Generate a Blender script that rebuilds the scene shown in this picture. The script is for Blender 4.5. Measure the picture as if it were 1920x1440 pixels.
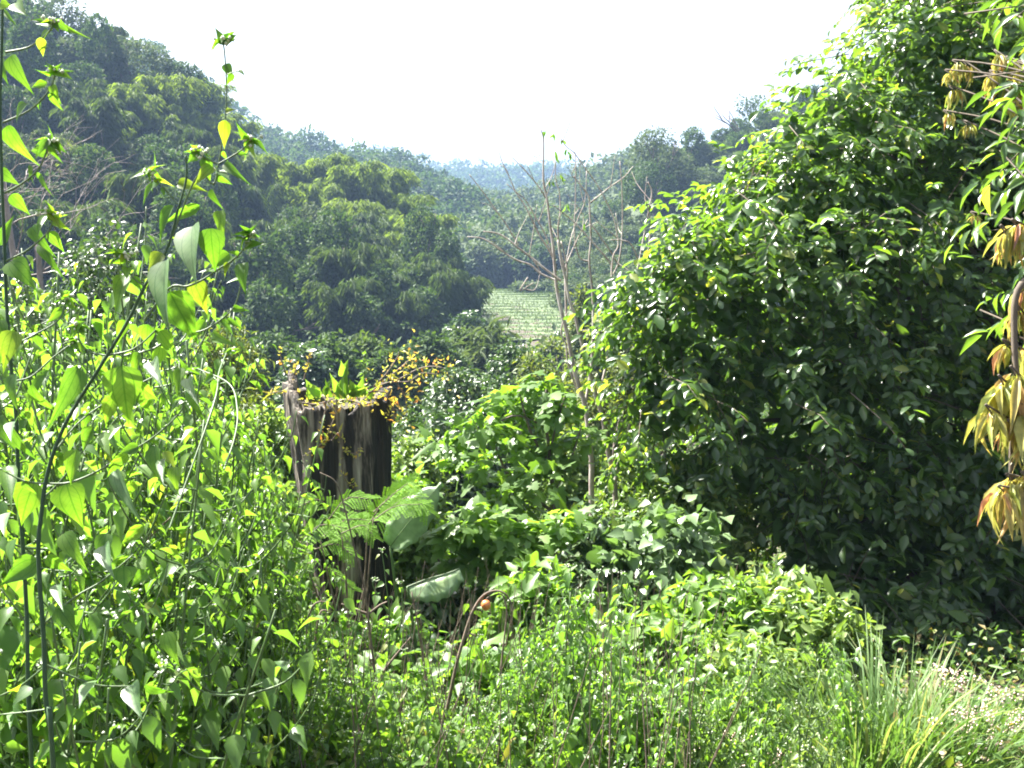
import bpy, math, random
import numpy as np
from mathutils import Vector
R = math.radians
SC = bpy.context.scene
COL = SC.collection
for o in list(bpy.data.objects): bpy.data.objects.remove(o)
rng = np.random.default_rng(7)
random.seed(7)

# ------------------------------------------------------------------ camera
F = 1768.0; CAMZ = 1.6; PITCH = math.atan(200/F)
cd = bpy.data.cameras.new('camera'); cam = bpy.data.objects.new('camera', cd); COL.objects.link(cam)
cam.location = (0, 0, CAMZ); cam.rotation_euler = (R(90)-PITCH, 0, 0)
cd.sensor_width = 36; cd.lens = F/1920*36; cd.clip_end = 6000; cd.clip_start = 0.05
SC.camera = cam
# ------------------------------------------------------------------ sky and sun
SUN_EL, SUN_AZ = 55, -54          # azimuth from +Y, negative = to the left
w = bpy.data.worlds.new('World'); SC.world = w; w.use_nodes = True
nt = w.node_tree; bg = nt.nodes['Background']
sk = nt.nodes.new('ShaderNodeTexSky'); sk.sky_type = 'NISHITA'; sk.sun_disc = False
sk.sun_elevation = R(SUN_EL); sk.sun_rotation = R(SUN_AZ); sk.air_density = 1.0; sk.dust_density = 4.0; sk.ozone_density = 1.0
hs = nt.nodes.new('ShaderNodeHueSaturation'); hs.inputs['Saturation'].default_value = 0.3
nt.links.new(sk.outputs[0], hs.inputs['Color']); nt.links.new(hs.outputs[0], bg.inputs[0]); bg.inputs[1].default_value = 0.052
sd = bpy.data.lights.new('sun', 'SUN'); sun = bpy.data.objects.new('sun', sd); COL.objects.link(sun)
sd.energy = 5.0; sd.angle = R(0.6); sd.color = (1, .96, .88)
sv = Vector((math.sin(R(SUN_AZ))*math.cos(R(SUN_EL)), math.cos(R(SUN_AZ))*math.cos(R(SUN_EL)), math.sin(R(SUN_EL))))
sun.rotation_euler = (-sv).to_track_quat('-Z', 'Y').to_euler()
sun.location = (-20, 10, 40)
vs = SC.view_settings; vs.view_transform = 'Standard'; vs.look = 'None'; vs.gamma = 1; vs.exposure = 2.68
cy = SC.cycles; cy.max_bounces = 7; cy.diffuse_bounces = 3; cy.glossy_bounces = 2; cy.transmission_bounces = 3; cy.volume_bounces = 0; cy.transparent_max_bounces = 4
cy.caustics_reflective = False; cy.caustics_refractive = False; cy.sample_clamp_indirect = 4
try: cy.pixel_filter_type = 'BLACKMAN_HARRIS'; cy.filter_width = 1.9
except Exception: pass

cp, sp = math.cos(PITCH), math.sin(PITCH)
def P(px, py, d):
    """a world point seen at photograph pixel px, py at depth d metres"""
    px = np.asarray(px, float); py = np.asarray(py, float); d = np.asarray(d, float)
    cx = (px-960)/F*d; cu = (720-py)/F*d
    return np.stack([cx + 0*cu, cp*d + sp*cu, CAMZ - sp*d + cp*cu], -1)
def unit(v): return v/np.maximum(np.linalg.norm(v, axis=-1, keepdims=True), 1e-9)
HAZE = .00044
UP = np.array([0, 0, 1.0])
SUNV = np.array(sv)
def rdir(n, r=None): return unit((r or rng).normal(size=(n, 3)))

# ------------------------------------------------------------------ ground
GY = [-300, 0, 3, 6.5, 10, 20, 35, 60, 85, 140, 200, 1300]
GZ = [0, 0, -.35, -1.25, -2.1, -3.9, -5.2, -5.6, -4.2, -.6, 0, 0]
def gz(x, y):
    x = np.asarray(x, float); y = np.asarray(y, float)
    a = np.clip((y-2)/10, 0, 1)
    return np.interp(y, GY, GZ) + a*(.12*np.sin(x*.8+y*.5)+.08*np.sin(x*1.9-y*1.3)) + .03*np.sin(x*3.1+y*2.7)

# ------------------------------------------------------------------ mesh builder
class G:
    def __init__(s): s.v = []; s.f = {3: [], 4: []}; s.t = {3: [], 4: []}; s.uv = []; s.n = 0
    def add(s, V, F3=None, F4=None, tint=None, uv=None):
        V = np.asarray(V, float).reshape(-1, 3); s.v.append(V)
        s.uv.append(np.zeros((len(V), 2)) if uv is None else np.asarray(uv, float).reshape(-1, 2))
        for k, Fk in ((3, F3), (4, F4)):
            if Fk is not None and len(Fk):
                Fk = np.asarray(Fk, int).reshape(-1, k); s.f[k].append(Fk+s.n)
                t = .5 if tint is None else tint
                if isinstance(t, dict): t = t[k]
                s.t[k].append(np.broadcast_to(np.asarray(t, float), (len(Fk),)))
        s.n += len(V)
    def build(s, name, mat, parent=None, smooth=False, me_only=False):
        me = bpy.data.meshes.new(name)
        if s.n:
            V = np.concatenate(s.v); fs = []; ts = []; tot = []
            for k in (3, 4):
                if s.f[k]:
                    a = np.concatenate(s.f[k]); fs.append(a.ravel()); tot.append(np.full(len(a), k)); ts.append(np.concatenate(s.t[k]))
            li = np.concatenate(fs); tot = np.concatenate(tot); ts = np.concatenate(ts)
            me.vertices.add(len(V)); me.vertices.foreach_set('co', V.astype(np.float32).ravel())
            me.loops.add(len(li)); me.loops.foreach_set('vertex_index', li.astype(np.int32))
            me.polygons.add(len(tot)); st = np.concatenate([[0], np.cumsum(tot)[:-1]])
            me.polygons.foreach_set('loop_start', st.astype(np.int32)); me.polygons.foreach_set('loop_total', tot.astype(np.int32))
            if smooth: me.polygons.foreach_set('use_smooth', np.ones(len(tot), bool))
            a = me.attributes.new('tint', 'FLOAT', 'FACE'); a.data.foreach_set('value', ts.astype(np.float32))
            U = np.concatenate(s.uv)
            if U.any():
                a = me.attributes.new('lxy', 'FLOAT2', 'POINT'); a.data.foreach_set('vector', U.astype(np.float32).ravel())
            me.update(calc_edges=True)
        me.materials.append(mat)
        if me_only: return me
        ob = bpy.data.objects.new(name, me); COL.objects.link(ob)
        if parent is not None: ob.parent = parent
        return ob
    def shift(s, off):
        s.v = [a-np.asarray(off) for a in s.v]; return s

def tag(o, label=None, cat=None, group=None, kind=None):
    if label: o['label'] = label
    if cat: o['category'] = cat
    if group: o['group'] = group
    if kind: o['kind'] = kind
    return o
def empty(name, loc, label=None, cat=None, group=None):
    o = bpy.data.objects.new(name, None); COL.objects.link(o); o.location = tuple(float(c) for c in loc); o.empty_display_size = .2
    return tag(o, label, cat, group)
def dup(root, loc, rz=0, sc=1, label=None, group=None):
    r = root.copy(); COL.objects.link(r); r.location = tuple(float(c) for c in loc); r.rotation_euler = (0, 0, rz)
    r.scale = (sc, sc, sc) if np.isscalar(sc) else sc
    if label: r['label'] = label
    if group: r['group'] = group
    for ch in list(root.children):
        c = ch.copy(); COL.objects.link(c); c.parent = r
        for g in list(ch.children):
            d = g.copy(); COL.objects.link(d); d.parent = c
    return r

# leaf templates: (V, F3, F4); x along the leaf 0..1, y across -.5...5, z normal
def ribbon(rows, fold=.1, curl=.0, mid=True):
    V = [(0, 0, 0)]; F3 = []; F4 = []
    for t, h in rows:
        z = -curl*t*t
        V += [(t, h, z+fold*h), (t, 0, z), (t, -h, z+fold*h)]
    V.append((1, 0, -curl)); n = len(rows)
    F3 += [(0, 2, 1), (0, 3, 2)]
    for i in range(n-1):
        a = 1+3*i; b = a+3
        F4 += [(a, a+1, b+1, b), (a+1, a+2, b+2, b+1)]
    a = 1+3*(n-1); e = len(V)-1
    F3 += [(a, a+1, e), (a+1, a+2, e)]
    return np.array(V, float), np.array(F3), np.array(F4).reshape(-1, 4)
T_HERO = ribbon([(.04, .24), (.12, .44), (.26, .5), (.42, .42), (.56, .3), (.7, .18), (.85, .07)], .22, .16)
T_OVATE = ribbon([(.12, .3), (.36, .5), (.7, .22)], .3, .22)
T_OBOV = ribbon([(.25, .28), (.6, .5), (.88, .32)], .25, .12)
T_LANCE = ribbon([(.2, .36), (.5, .5), (.8, .22)], .25, .3)
T_DIAM = (np.array([(0, 0, 0), (.45, .5, .1), (1, 0, -.1), (.45, -.5, .1)], float), np.array([(0, 2, 1), (0, 3, 2)]), None)
def lobed():
    V = [(0.22, 0, 0)]
    o = [(0, 0), (-.12, .22), (.0, .42), (.22, .3), (.5, .52), (.5, .24), (.78, .2), (1, 0), (.78, -.2), (.5, -.24), (.5, -.52), (.22, -.3), (0, -.42), (-.12, -.22)]
    for x, y in o: V.append((x, y, -.12*(abs(y)*1.2+x*x)))
    n = len(o)
    return np.array(V, float), np.array([(0, 1+(i+1) % n, 1+i) for i in range(n)]), None
T_LOBE = lobed()

def place(g, T, pos, tip, nrm, L, W, tint=None, bend=None):
    V, F3, F4 = T; n = len(pos); k = len(V)
    pos = np.asarray(pos, float); tip = unit(np.asarray(tip, float)); nrm = np.asarray(nrm, float)
    s = unit(np.cross(nrm, tip)); nn = np.cross(tip, s)
    L = np.broadcast_to(np.asarray(L, float), (n,)); W = np.broadcast_to(np.asarray(W, float), (n,))
    z = np.broadcast_to(V[None, :, 2], (n, k)).copy()
    if bend is not None: z = z - np.asarray(bend)[:, None]*V[None, :, 0]**2
    A = pos[:, None] + tip[:, None]*(V[None, :, 0, None]*L[:, None, None]) + s[:, None]*(V[None, :, 1, None]*W[:, None, None]) + nn[:, None]*(z*L[:, None])[..., None]
    off = (np.arange(n)*k)
    tint = rng.random(n) if tint is None else np.broadcast_to(np.asarray(tint, float), (n,))
    f3 = (F3[None]+off[:, None, None]).reshape(-1, 3) if F3 is not None else None
    f4 = (F4[None]+off[:, None, None]).reshape(-1, 4) if F4 is not None and len(F4) else None
    td = {3: np.repeat(tint, 0 if F3 is None else len(F3)), 4: np.repeat(tint, 0 if F4 is None else len(F4))}
    uv = np.tile(V[:, :2], (n, 1))
    g.add(A, f3, f4, td, uv)

def tube(g, pts, r0, r1=None, sides=6, tint=.5, cap=True):
    pts = np.asarray(pts, float); n = len(pts); r1 = r0 if r1 is None else r1
    rad = np.linspace(r0, r1, n) if np.isscalar(r0) else np.asarray(r0)
    tg = unit(np.gradient(pts, axis=0))
    ref = np.array([.3, 1, .1]) if abs(tg[0] @ np.array([.3, 1, .1])) < .9 else np.array([1., 0, 0])
    a = unit(np.cross(tg, ref)); b = np.cross(tg, a)
    th = np.arange(sides)/sides*2*np.pi
    V = pts[:, None] + rad[:, None, None]*(np.cos(th)[None, :, None]*a[:, None]+np.sin(th)[None, :, None]*b[:, None])
    i = np.arange(n-1)[:, None]*sides; j = np.arange(sides)[None]; j2 = (j+1) % sides
    F4 = np.stack([i+j, i+j2, i+sides+j2, i+sides+j], -1).reshape(-1, 4)
    V = V.reshape(-1, 3); F3 = []
    if cap:
        V = np.vstack([V, pts[-1:]]); e = len(V)-1; F3 = [((n-1)*sides+q, (n-1)*sides+(q+1) % sides, e) for q in range(sides)]
    g.add(V, F3, F4, tint)

def smooth(pts, m=5):
    """Catmull-Rom through the points"""
    p = np.asarray(pts, float)
    if len(p) < 3: 
        t = np.linspace(0, 1, m)[:, None]; return p[0]*(1-t)+p[-1]*t
    q = np.vstack([2*p[0]-p[1], p, 2*p[-1]-p[-2]]); out = []
    for i in range(1, len(q)-2):
        for t in np.linspace(0, 1, m, endpoint=False):
            a, b, c, d = q[i-1], q[i], q[i+1], q[i+2]
            out.append(.5*((2*b)+(-a+c)*t+(2*a-5*b+4*c-d)*t*t+(-a+3*b-3*c+d)*t**3))
    out.append(q[-2]); return np.array(out)

def cloud(ells, n, shell=.72):
    E = np.array(ells, float); wgt = (E[:, 3]*E[:, 5]+E[:, 4]*E[:, 5]); wgt /= wgt.sum()
    k = rng.choice(len(E), n*2, p=wgt); d = rdir(n*2)
    r = shell+(1-shell)*rng.random(n*2)**.6
    p = E[k, :3]+d*r[:, None]*E[k, 3:]; nr = unit(d/E[k, 3:])
    ok = np.ones(len(p), bool)
    for i, e in enumerate(E):
        q = np.linalg.norm((p-e[:3])/e[3:], axis=1); ok &= (q > shell*.97) | (k == i)
    p, nr = p[ok][:n], nr[ok][:n]
    return p, nr
def lobes(c, rad, nl, fr=.45, jit=.25, zmin=-.3):
    """a lumpy crown: one core ellipsoid and many smaller lobes over its surface"""
    c = np.asarray(c, float); rad = np.asarray(rad, float)
    out = [(*c, *(rad*.8))]
    for i in range(nl):
        d = rdir(1)[0]
        while d[2] < zmin: d = rdir(1)[0]
        f = fr*(1+rng.uniform(-jit, jit))
        out.append((*(c+d*rad*(1-f*.75)), *(rad*f*np.array([1, 1, rng.uniform(.6, 1)]))))
    return out
def leaves(g, ells, n, T, L, W, out=.6, droop=.5, up=.8, k=1, spread=0., shell=.72, rnd=.7, tint=None, lv=.25):
    p, nr = cloud(ells, n, shell)
    if k > 1:
        p = np.repeat(p, k, 0)+rng.normal(size=(len(p)*k, 3))*spread; nr = np.repeat(nr, k, 0)
    m = len(p)
    tip = unit(nr*out + rdir(m)*rnd + np.array([0, 0, -droop]))
    nm = unit(nr*.5 + UP*up + rdir(m)*.6)
    sc = np.exp(rng.normal(size=m)*lv)
    ti = rng.random(m) if tint is None else np.clip(rng.normal(tint[0], tint[1], m), 0, 1)
    place(g, T, p, tip, nm, L*sc, W*sc, ti)
def grow(g, p, d, ln, r, depth, ends=None, sides=5, ang=.55, lift=.15, seg=4, ratio=.68, kids=(2, 3)):
    """a branching limb"""
    pts = [np.array(p, float)]; d = unit(np.array(d, float))
    for i in range(seg):
        d = unit(d+rng.normal(size=3)*.13+UP*lift*.3); pts.append(pts[-1]+d*ln/seg)
    tube(g, pts, r, r*.62, sides)
    if depth == 0:
        if ends is not None: ends.append((pts[-1], d))
        return
    for i in range(rng.integers(kids[0], kids[1]+1)):
        q = unit(rng.normal(size=3)); q = unit(q-d*(q@d)); nd = unit(d*math.cos(ang)+q*math.sin(ang)+UP*lift)
        at = pts[-1] if i < 2 else pts[-2]
        grow(g, at, nd, ln*ratio*rng.uniform(.8, 1.15), r*.6, depth-1, ends, sides, ang, lift, seg, ratio, kids)

# ------------------------------------------------------------------ materials
def newmat(name):
    m = bpy.data.materials.new(name); m.use_nodes = True; t = m.node_tree
    for n in list(t.nodes): t.nodes.remove(n)
    return m, t, t.nodes.new('ShaderNodeOutputMaterial')
def ramp(t, cols):
    r = t.nodes.new('ShaderNodeValToRGB'); e = r.color_ramp.elements
    while len(e) < len(cols): e.new(.5)
    for i, (p, c) in enumerate(cols): e[i].position = p; e[i].color = (*c, 1)
    return r
def leafmat(name, cols, trans=.4, tcol=(1.7, 1.9, .5), rough=.4, spec=.5, veins=False, spots=0):
    m, t, o = newmat(name); N = t.nodes; Lk = t.links
    at = N.new('ShaderNodeAttribute'); at.attribute_name = 'tint'
    oi = N.new('ShaderNodeObjectInfo')
    r = ramp(t, cols); col = r.outputs[0]
    ad = N.new('ShaderNodeMath'); ad.operation = 'MULTIPLY_ADD'; Lk.new(oi.outputs['Random'], ad.inputs[0]); ad.inputs[1].default_value = .16; Lk.new(at.outputs['Fac'], ad.inputs[2])
    s2 = N.new('ShaderNodeMath'); s2.operation = 'SUBTRACT'; Lk.new(ad.outputs[0], s2.inputs[0]); s2.inputs[1].default_value = .08
    Lk.new(s2.outputs[0], r.inputs[0])
    if spots:
        nz = N.new('ShaderNodeTexNoise'); nz.inputs['Scale'].default_value = spots; nz.inputs['Detail'].default_value = 3
        tc = N.new('ShaderNodeTexCoord'); Lk.new(tc.outputs['Object'], nz.inputs['Vector'])
        rr = ramp(t, [(.3, (.55, .6, .5)), (.55, (1, 1, 1)), (.8, (1.3, 1.2, 1))]); Lk.new(nz.outputs[0], rr.inputs[0])
        mm = N.new('ShaderNodeMix'); mm.data_type = 'RGBA'; mm.blend_type = 'MULTIPLY'; mm.inputs[0].default_value = 1
        Lk.new(col, mm.inputs[6]); Lk.new(rr.outputs[0], mm.inputs[7]); col = mm.outputs[2]
    vfac = None
    if veins:
        ua = N.new('ShaderNodeAttribute'); ua.attribute_name = 'lxy'
        sx = N.new('ShaderNodeSeparateXYZ'); Lk.new(ua.outputs['Vector'], sx.inputs[0])
        def M(op, a, b=None):
            n = N.new('ShaderNodeMath'); n.operation = op
            for i, q in enumerate((a, b)):
                if q is None: continue
                if isinstance(q, (int, float)): n.inputs[i].default_value = q
                else: Lk.new(q, n.inputs[i])
            return n.outputs[0]
        ay = M('ABSOLUTE', sx.outputs[1]); arc = M('MULTIPLY', M('SINE', M('MULTIPLY', M('POWER', sx.outputs[0], .7), 3.1)), .27)
        d1 = M('LESS_THAN', ay, .022); d2 = M('LESS_THAN', M('ABSOLUTE', M('SUBTRACT', ay, arc)), .014)
        wv = M('SINE', M('MULTIPLY', M('SUBTRACT', sx.outputs[0], M('MULTIPLY', ay, .7)), 60)); d3 = M('MULTIPLY', M('GREATER_THAN', wv, .9), .45)
        vfac = M('MAXIMUM', M('MAXIMUM', d1, d2), d3)
        mv = N.new('ShaderNodeMix'); mv.data_type = 'RGBA'; mv.blend_type = 'MULTIPLY'; mv.inputs[7].default_value = (.55, .7, .5, 1)
        Lk.new(vfac, mv.inputs[0]); Lk.new(col, mv.inputs[6]); col = mv.outputs[2]
    b = N.new('ShaderNodeBsdfPrincipled'); b.inputs['Roughness'].default_value = rough; b.inputs['Specular IOR Level'].default_value = spec
    Lk.new(col, b.inputs['Base Color'])
    if trans > 0:
        tm = N.new('ShaderNodeMix'); tm.data_type = 'RGBA'; tm.blend_type = 'MULTIPLY'; tm.inputs[0].default_value = 1; tm.inputs[7].default_value = (*tcol, 1)
        Lk.new(col, tm.inputs[6]); tb = N.new('ShaderNodeBsdfTranslucent'); Lk.new(tm.outputs[2], tb.inputs[0])
        mx = N.new('ShaderNodeMixShader'); mx.inputs[0].default_value = trans; Lk.new(b.outputs[0], mx.inputs[1]); Lk.new(tb.outputs[0], mx.inputs[2]); Lk.new(mx.outputs[0], o.inputs[0])
    else: Lk.new(b.outputs[0], o.inputs[0])
    return m
def noisemat(name, cols, scale=3, stretch=(1, 1, 1), rough=.85, bump=.3, detail=6, coord='Object'):
    m, t, o = newmat(name); N = t.nodes; Lk = t.links
    tc = N.new('ShaderNodeTexCoord'); mp = N.new('ShaderNodeMapping'); mp.inputs['Scale'].default_value = stretch
    Lk.new(tc.outputs[coord], mp.inputs[0]); nz = N.new('ShaderNodeTexNoise'); nz.inputs['Scale'].default_value = scale; nz.inputs['Detail'].default_value = detail; nz.inputs['Roughness'].default_value = .65
    Lk.new(mp.outputs[0], nz.inputs['Vector']); r = ramp(t, cols); Lk.new(nz.outputs[0], r.inputs[0])
    b = N.new('ShaderNodeBsdfPrincipled'); b.inputs['Roughness'].default_value = rough; Lk.new(r.outputs[0], b.inputs['Base Color'])
    if bump:
        bp = N.new('ShaderNodeBump'); bp.inputs['Strength'].default_value = bump; bp.inputs['Distance'].default_value = .02; Lk.new(nz.outputs[0], bp.inputs['Height']); Lk.new(bp.outputs[0], b.inputs['Normal'])
    Lk.new(b.outputs[0], o.inputs[0]); return m

M_WEED = leafmat('weed_leaf', [(0, (.065, .13, .035)), (.55, (.1, .18, .045)), (.95, (.13, .21, .05)), (1, (.17, .2, .05))], .48, (2.0, 2.25, .6), .36, .55)
M_HERO = leafmat('broad_weed_leaf', [(0, (.06, .12, .035)), (.6, (.085, .17, .04)), (.95, (.12, .2, .045)), (1, (.16, .2, .05))], .54, (2.4, 2.6, .5), .38, .5, veins=True, spots=30)
M_PALE = leafmat('pale_leaf', [(0, (.09, .17, .06)), (1, (.15, .23, .1))], .35, (1.5, 1.9, .6), .4, .5, veins=True, spots=30)
M_CREEP = leafmat('creeper_leaf', [(0, (.09, .15, .06)), (1, (.17, .24, .12))], .3, (1.4, 1.7, .6), .3, .7)
M_SMALL = leafmat('small_leaf', [(0, (.08, .14, .04)), (.6, (.13, .2, .055)), (1, (.2, .26, .09))], .42, (1.7, 1.8, .6), .4, .5)
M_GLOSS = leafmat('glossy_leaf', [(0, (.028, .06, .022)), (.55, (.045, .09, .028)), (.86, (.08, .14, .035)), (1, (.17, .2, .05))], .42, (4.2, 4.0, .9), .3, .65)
M_LOBE = leafmat('lobed_leaf', [(0, (.08, .15, .04)), (.7, (.115, .2, .05)), (1, (.16, .25, .075))], .48, (2.0, 2.1, .5), .42, .45)
M_DARK = leafmat('dark_bush_leaf', [(0, (.03, .06, .025)), (.7, (.055, .1, .035)), (1, (.1, .14, .06))], .25, (1.6, 1.8, .6), .35, .5)
M_OLIVE = leafmat('olive_bush_leaf', [(0, (.06, .095, .025)), (.6, (.1, .14, .035)), (1, (.16, .18, .05))], .4, (1.6, 1.6, .5), .5, .3)
M_YEL = leafmat('yellow_leaf', [(0, (.25, .33, .06)), (.45, (.42, .42, .08)), (.85, (.52, .4, .1)), (1, (.5, .22, .06))], .4, (1.4, 1.3, .7), .45, .3)
M_MANGO = leafmat('young_mango_leaf', [(0, (.34, .4, .1)), (.55, (.46, .42, .14)), (.82, (.5, .33, .16)), (1, (.48, .24, .18))], .45, (1.3, 1.2, .7), .35, .6, spots=25)
M_BANANA = leafmat('banana_leaf', [(0, (.21, .3, .17)), (1, (.28, .38, .23))], .4, (1.5, 1.7, 1), .4, .5, spots=8)
M_FERN = leafmat('feathery_leaf', [(0, (.13, .24, .04)), (1, (.18, .32, .06))], .5, (2.3, 2.3, .6), .6, .1)
M_GRASS = leafmat('grass_blade', [(0, (.07, .13, .04)), (.65, (.13, .2, .07)), (.9, (.25, .26, .14)), (1, (.3, .26, .15))], .4, (1.5, 1.7, .6), .5, .25)
M_FAR = leafmat('hill_tree_leaf', [(0, (.03, .055, .024)), (.6, (.05, .085, .032)), (1, (.08, .12, .045))], .25, (1.5, 1.7, .5), .7, .12)
M_FAR2 = leafmat('hill_tree_leaf_grey', [(0, (.05, .075, .04)), (.6, (.075, .105, .05)), (1, (.11, .14, .065))], .25, (1.4, 1.5, .6), .7, .12)
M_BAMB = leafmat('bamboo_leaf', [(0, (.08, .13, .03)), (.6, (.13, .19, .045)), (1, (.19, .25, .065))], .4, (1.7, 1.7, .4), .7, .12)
M_BAMB2 = leafmat('shaded_bamboo_leaf', [(0, (.04, .07, .025)), (.6, (.065, .1, .035)), (1, (.1, .14, .045))], .3, (1.6, 1.7, .5), .7, .12)  # darker copy of the bamboo leaf, hillside shade put into its colour
M_STEM = noisemat('green_stem', [(.3, (.05, .1, .03)), (.7, (.09, .14, .05))], 30, rough=.5, bump=.1)
M_DSTEM = noisemat('dark_green_stem', [(.3, (.012, .045, .018)), (.6, (.03, .07, .025)), (.8, (.09, .06, .035))], 12, (1, 1, .3), rough=.75, bump=.1)
M_DRY = noisemat('dry_stem', [(.3, (.07, .05, .035)), (.6, (.16, .12, .09)), (.8, (.3, .24, .19))], 25, rough=.8)
M_TWIG = noisemat('bare_bark', [(.3, (.12, .1, .085)), (.5, (.3, .25, .22)), (.7, (.55, .5, .46))], 9, (1, 1, .4), rough=.75)
M_BARK = noisemat('bark', [(.3, (.05, .04, .03)), (.7, (.14, .11, .08))], 12, (1, 1, .25))
M_GREY = noisemat('grey_bark', [(.3, (.14, .12, .11)), (.7, (.3, .27, .25))], 12, (1, 1, .4))
M_FLOWER = noisemat('flower_head', [(.3, (.35, .42, .28)), (.6, (.6, .62, .5)), (.8, (.75, .7, .68))], 80, rough=.8, bump=0)
M_PINK = noisemat('pink_flower', [(.3, (.55, .4, .3)), (.6, (.7, .52, .48)), (.8, (.8, .68, .66))], 60, rough=.8, bump=0)
M_SOIL = noisemat('soil', [(.3, (.025, .022, .014)), (.5, (.05, .042, .026)), (.7, (.13, .1, .07))], 2.2, rough=.95, bump=.6)
M_HILL = noisemat('hill_soil', [(.35, (.02, .035, .014)), (.6, (.04, .06, .022)), (.8, (.08, .08, .04))], .25, rough=.95, bump=.3)

# ------------------------------------------------------------------ ground sheet
def axis(a, b, n, c=0, pw=2.2):
    t = np.linspace(-1, 1, n); s = np.sign(t)*np.abs(t)**pw
    return np.where(s < 0, c+(c-a)*s, c+(b-c)*s)
gx = axis(-1200, 1200, 161); gy = np.concatenate([[-300, -60, -10, -3, -1], np.arange(0, 40, .5), np.arange(40, 200, 4), [210, 240, 300, 400, 600, 900, 1200]])
X, Y = np.meshgrid(gx, gy); g = G()
nx, ny = len(gx), len(gy); i = np.arange(ny-1)[:, None]*nx; j = np.arange(nx-1)[None]
g.add(np.stack([X, Y, gz(X, Y)], -1), None, np.stack([i+j, i+j+1, i+nx+j+1, i+nx+j], -1).reshape(-1, 4))
tag(g.build('ground', M_SOIL, smooth=True), kind='structure')

# terraced rice field in the valley floor
g = G(); rows = 17
for r in range(rows):
    y0 = 84+r*(62/rows); y1 = 84+(r+1)*(62/rows); xs = np.linspace(-11, 26, 40)
    wob = 2.0*np.sin(xs*.21+r*.35)+.9*np.sin(xs*.5+r*.8); wob2 = 2.0*np.sin(xs*.21+(r+1)*.35)+.9*np.sin(xs*.5+(r+1)*.8)
    z0 = float(np.interp(y0, GY, GZ))+.28; z1 = float(np.interp(y1, GY, GZ))+.28
    n = len(xs)
    a = np.stack([xs, y0+wob, np.full(n, z0)], -1); b = np.stack([xs, y1+wob2-.25, np.full(n, z0)], -1)
    c = np.stack([xs, y1+wob2-.12, np.full(n, z0+.14)], -1); d = np.stack([xs, y1+wob2, np.full(n, z1)], -1)
    k = np.arange(n-1)
    for (p, q, t) in ((a, b, rng.uniform(.35, .9)), (b, c, .4), (c, d, .3)):
        g.add(np.vstack([p, q]), None, np.stack([k, k+1, n+k+1, n+k], -1), t)
M_FIELD = leafmat('rice_field', [(0, (.05, .07, .025)), (.2, (.065, .1, .035)), (.6, (.08, .125, .042)), (1, (.12, .16, .06))], 0, rough=.8, spots=.6)
fld = tag(g.build('terraced_field', M_FIELD), kind='structure')
g = G(); n = 16000
x = rng.uniform(-11, 26, n); y = rng.uniform(84, 146, n)
place(g, T_DIAM, np.stack([x, y, np.interp(y, GY, GZ)+.3], -1), unit(UP+rdir(n)*.4), rdir(n), .22, .1, np.clip(rng.normal(.5+.2*np.sin(y*1.7), .2), 0, 1))
tag(g.build('rice_plants', leafmat('rice_leaf', [(0, (.06, .1, .03)), (1, (.12, .17, .06))], .3, (1.3, 1.3, .6), .6, .2)), 'short yellow-green rice growing on the terraced field', 'crop', kind='stuff')

# ------------------------------------------------------------------ hills
def interp_line(line, px):
    a = np.array(line, float); return [np.interp(px, a[:, 0], a[:, k]) for k in range(1, a.shape[1])]
class Hill:
    def __init__(s, ridge, foot, bump=1.2):
        s.ridge, s.foot, s.b = ridge, foot, bump
        s.p0 = max(ridge[0][0], foot[0][0]); s.p1 = min(ridge[-1][0], foot[-1][0])
    def at(s, u, v):
        u = np.asarray(u, float); v = np.asarray(v, float)
        px = s.p0+(s.p1-s.p0)*u
        ry, rd = interp_line(s.ridge, px); fd, = interp_line(s.foot, px)
        A = P(px, ry, rd); B = P(px, 600, fd); B[..., 2] = gz(B[..., 0], B[..., 1])-1.0
        vv = np.clip(v, 0, 1)
        p = B+(A-B)*vv[..., None]
        over = np.clip(v-1, 0, 9)
        hd = unit((A-B)*np.array([1, 1, 0])); ext = np.linalg.norm((A-B)[..., :2], axis=-1)
        p = p+hd*(over*ext)[..., None]; p[..., 2] -= np.minimum(over*1.3, 1)*(A[..., 2]-B[..., 2])
        nzv = s.b*(np.sin(p[..., 0]*.11+p[..., 1]*.07)+np.sin(p[..., 0]*.05-p[..., 1]*.13)*.8+.5*np.sin(p[..., 0]*.31+p[..., 1]*.23))
        p[..., 2] += nzv*np.sin(np.clip(v, 0, 1)*np.pi*.9)
        p[..., 2] = np.maximum(p[..., 2], -7)
        return p
    def mesh(s, name):
        g = G(); nu, V = 70, np.concatenate([np.linspace(0, 1, 16), [1.15, 1.35, 1.6, 2.0]])
        U, VV = np.meshgrid(np.linspace(0, 1, nu), V); i = np.arange(len(V)-1)[:, None]*nu; j = np.arange(nu-1)[None]
        g.add(s.at(U, VV), None, np.stack([i+j, i+j+1, i+nu+j+1, i+nu+j], -1).reshape(-1, 4))
        return tag(g.build(name, M_HILL, smooth=True), kind='structure')
L1 = Hill([(-700, -120, 120), (0, 95, 120), (130, 125, 122), (330, 200, 125), (430, 290, 128), (520, 400, 128), (640, 400, 122), (760, 440, 115), (800, 515, 105), (840, 600, 97), (872, 640, 92)],
          [(-700, 50), (0, 58), (300, 62), (600, 68), (780, 76), (872, 86)])
L2 = Hill([(250, 120, 300), (440, 250, 290), (520, 300, 280), (620, 330, 275), (740, 350, 270), (860, 400, 250), (940, 500, 220)],
          [(250, 180), (600, 175), (940, 165)])
L3 = Hill([(400, 290, 760), (600, 305, 740), (700, 315, 720), (800, 330, 700), (900, 342, 690), (1000, 335, 700), (1080, 345, 700), (1200, 340, 700), (1500, 300, 700), (2000, 280, 700)],
          [(400, 380), (1200, 380), (2000, 400)], 4)
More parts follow.
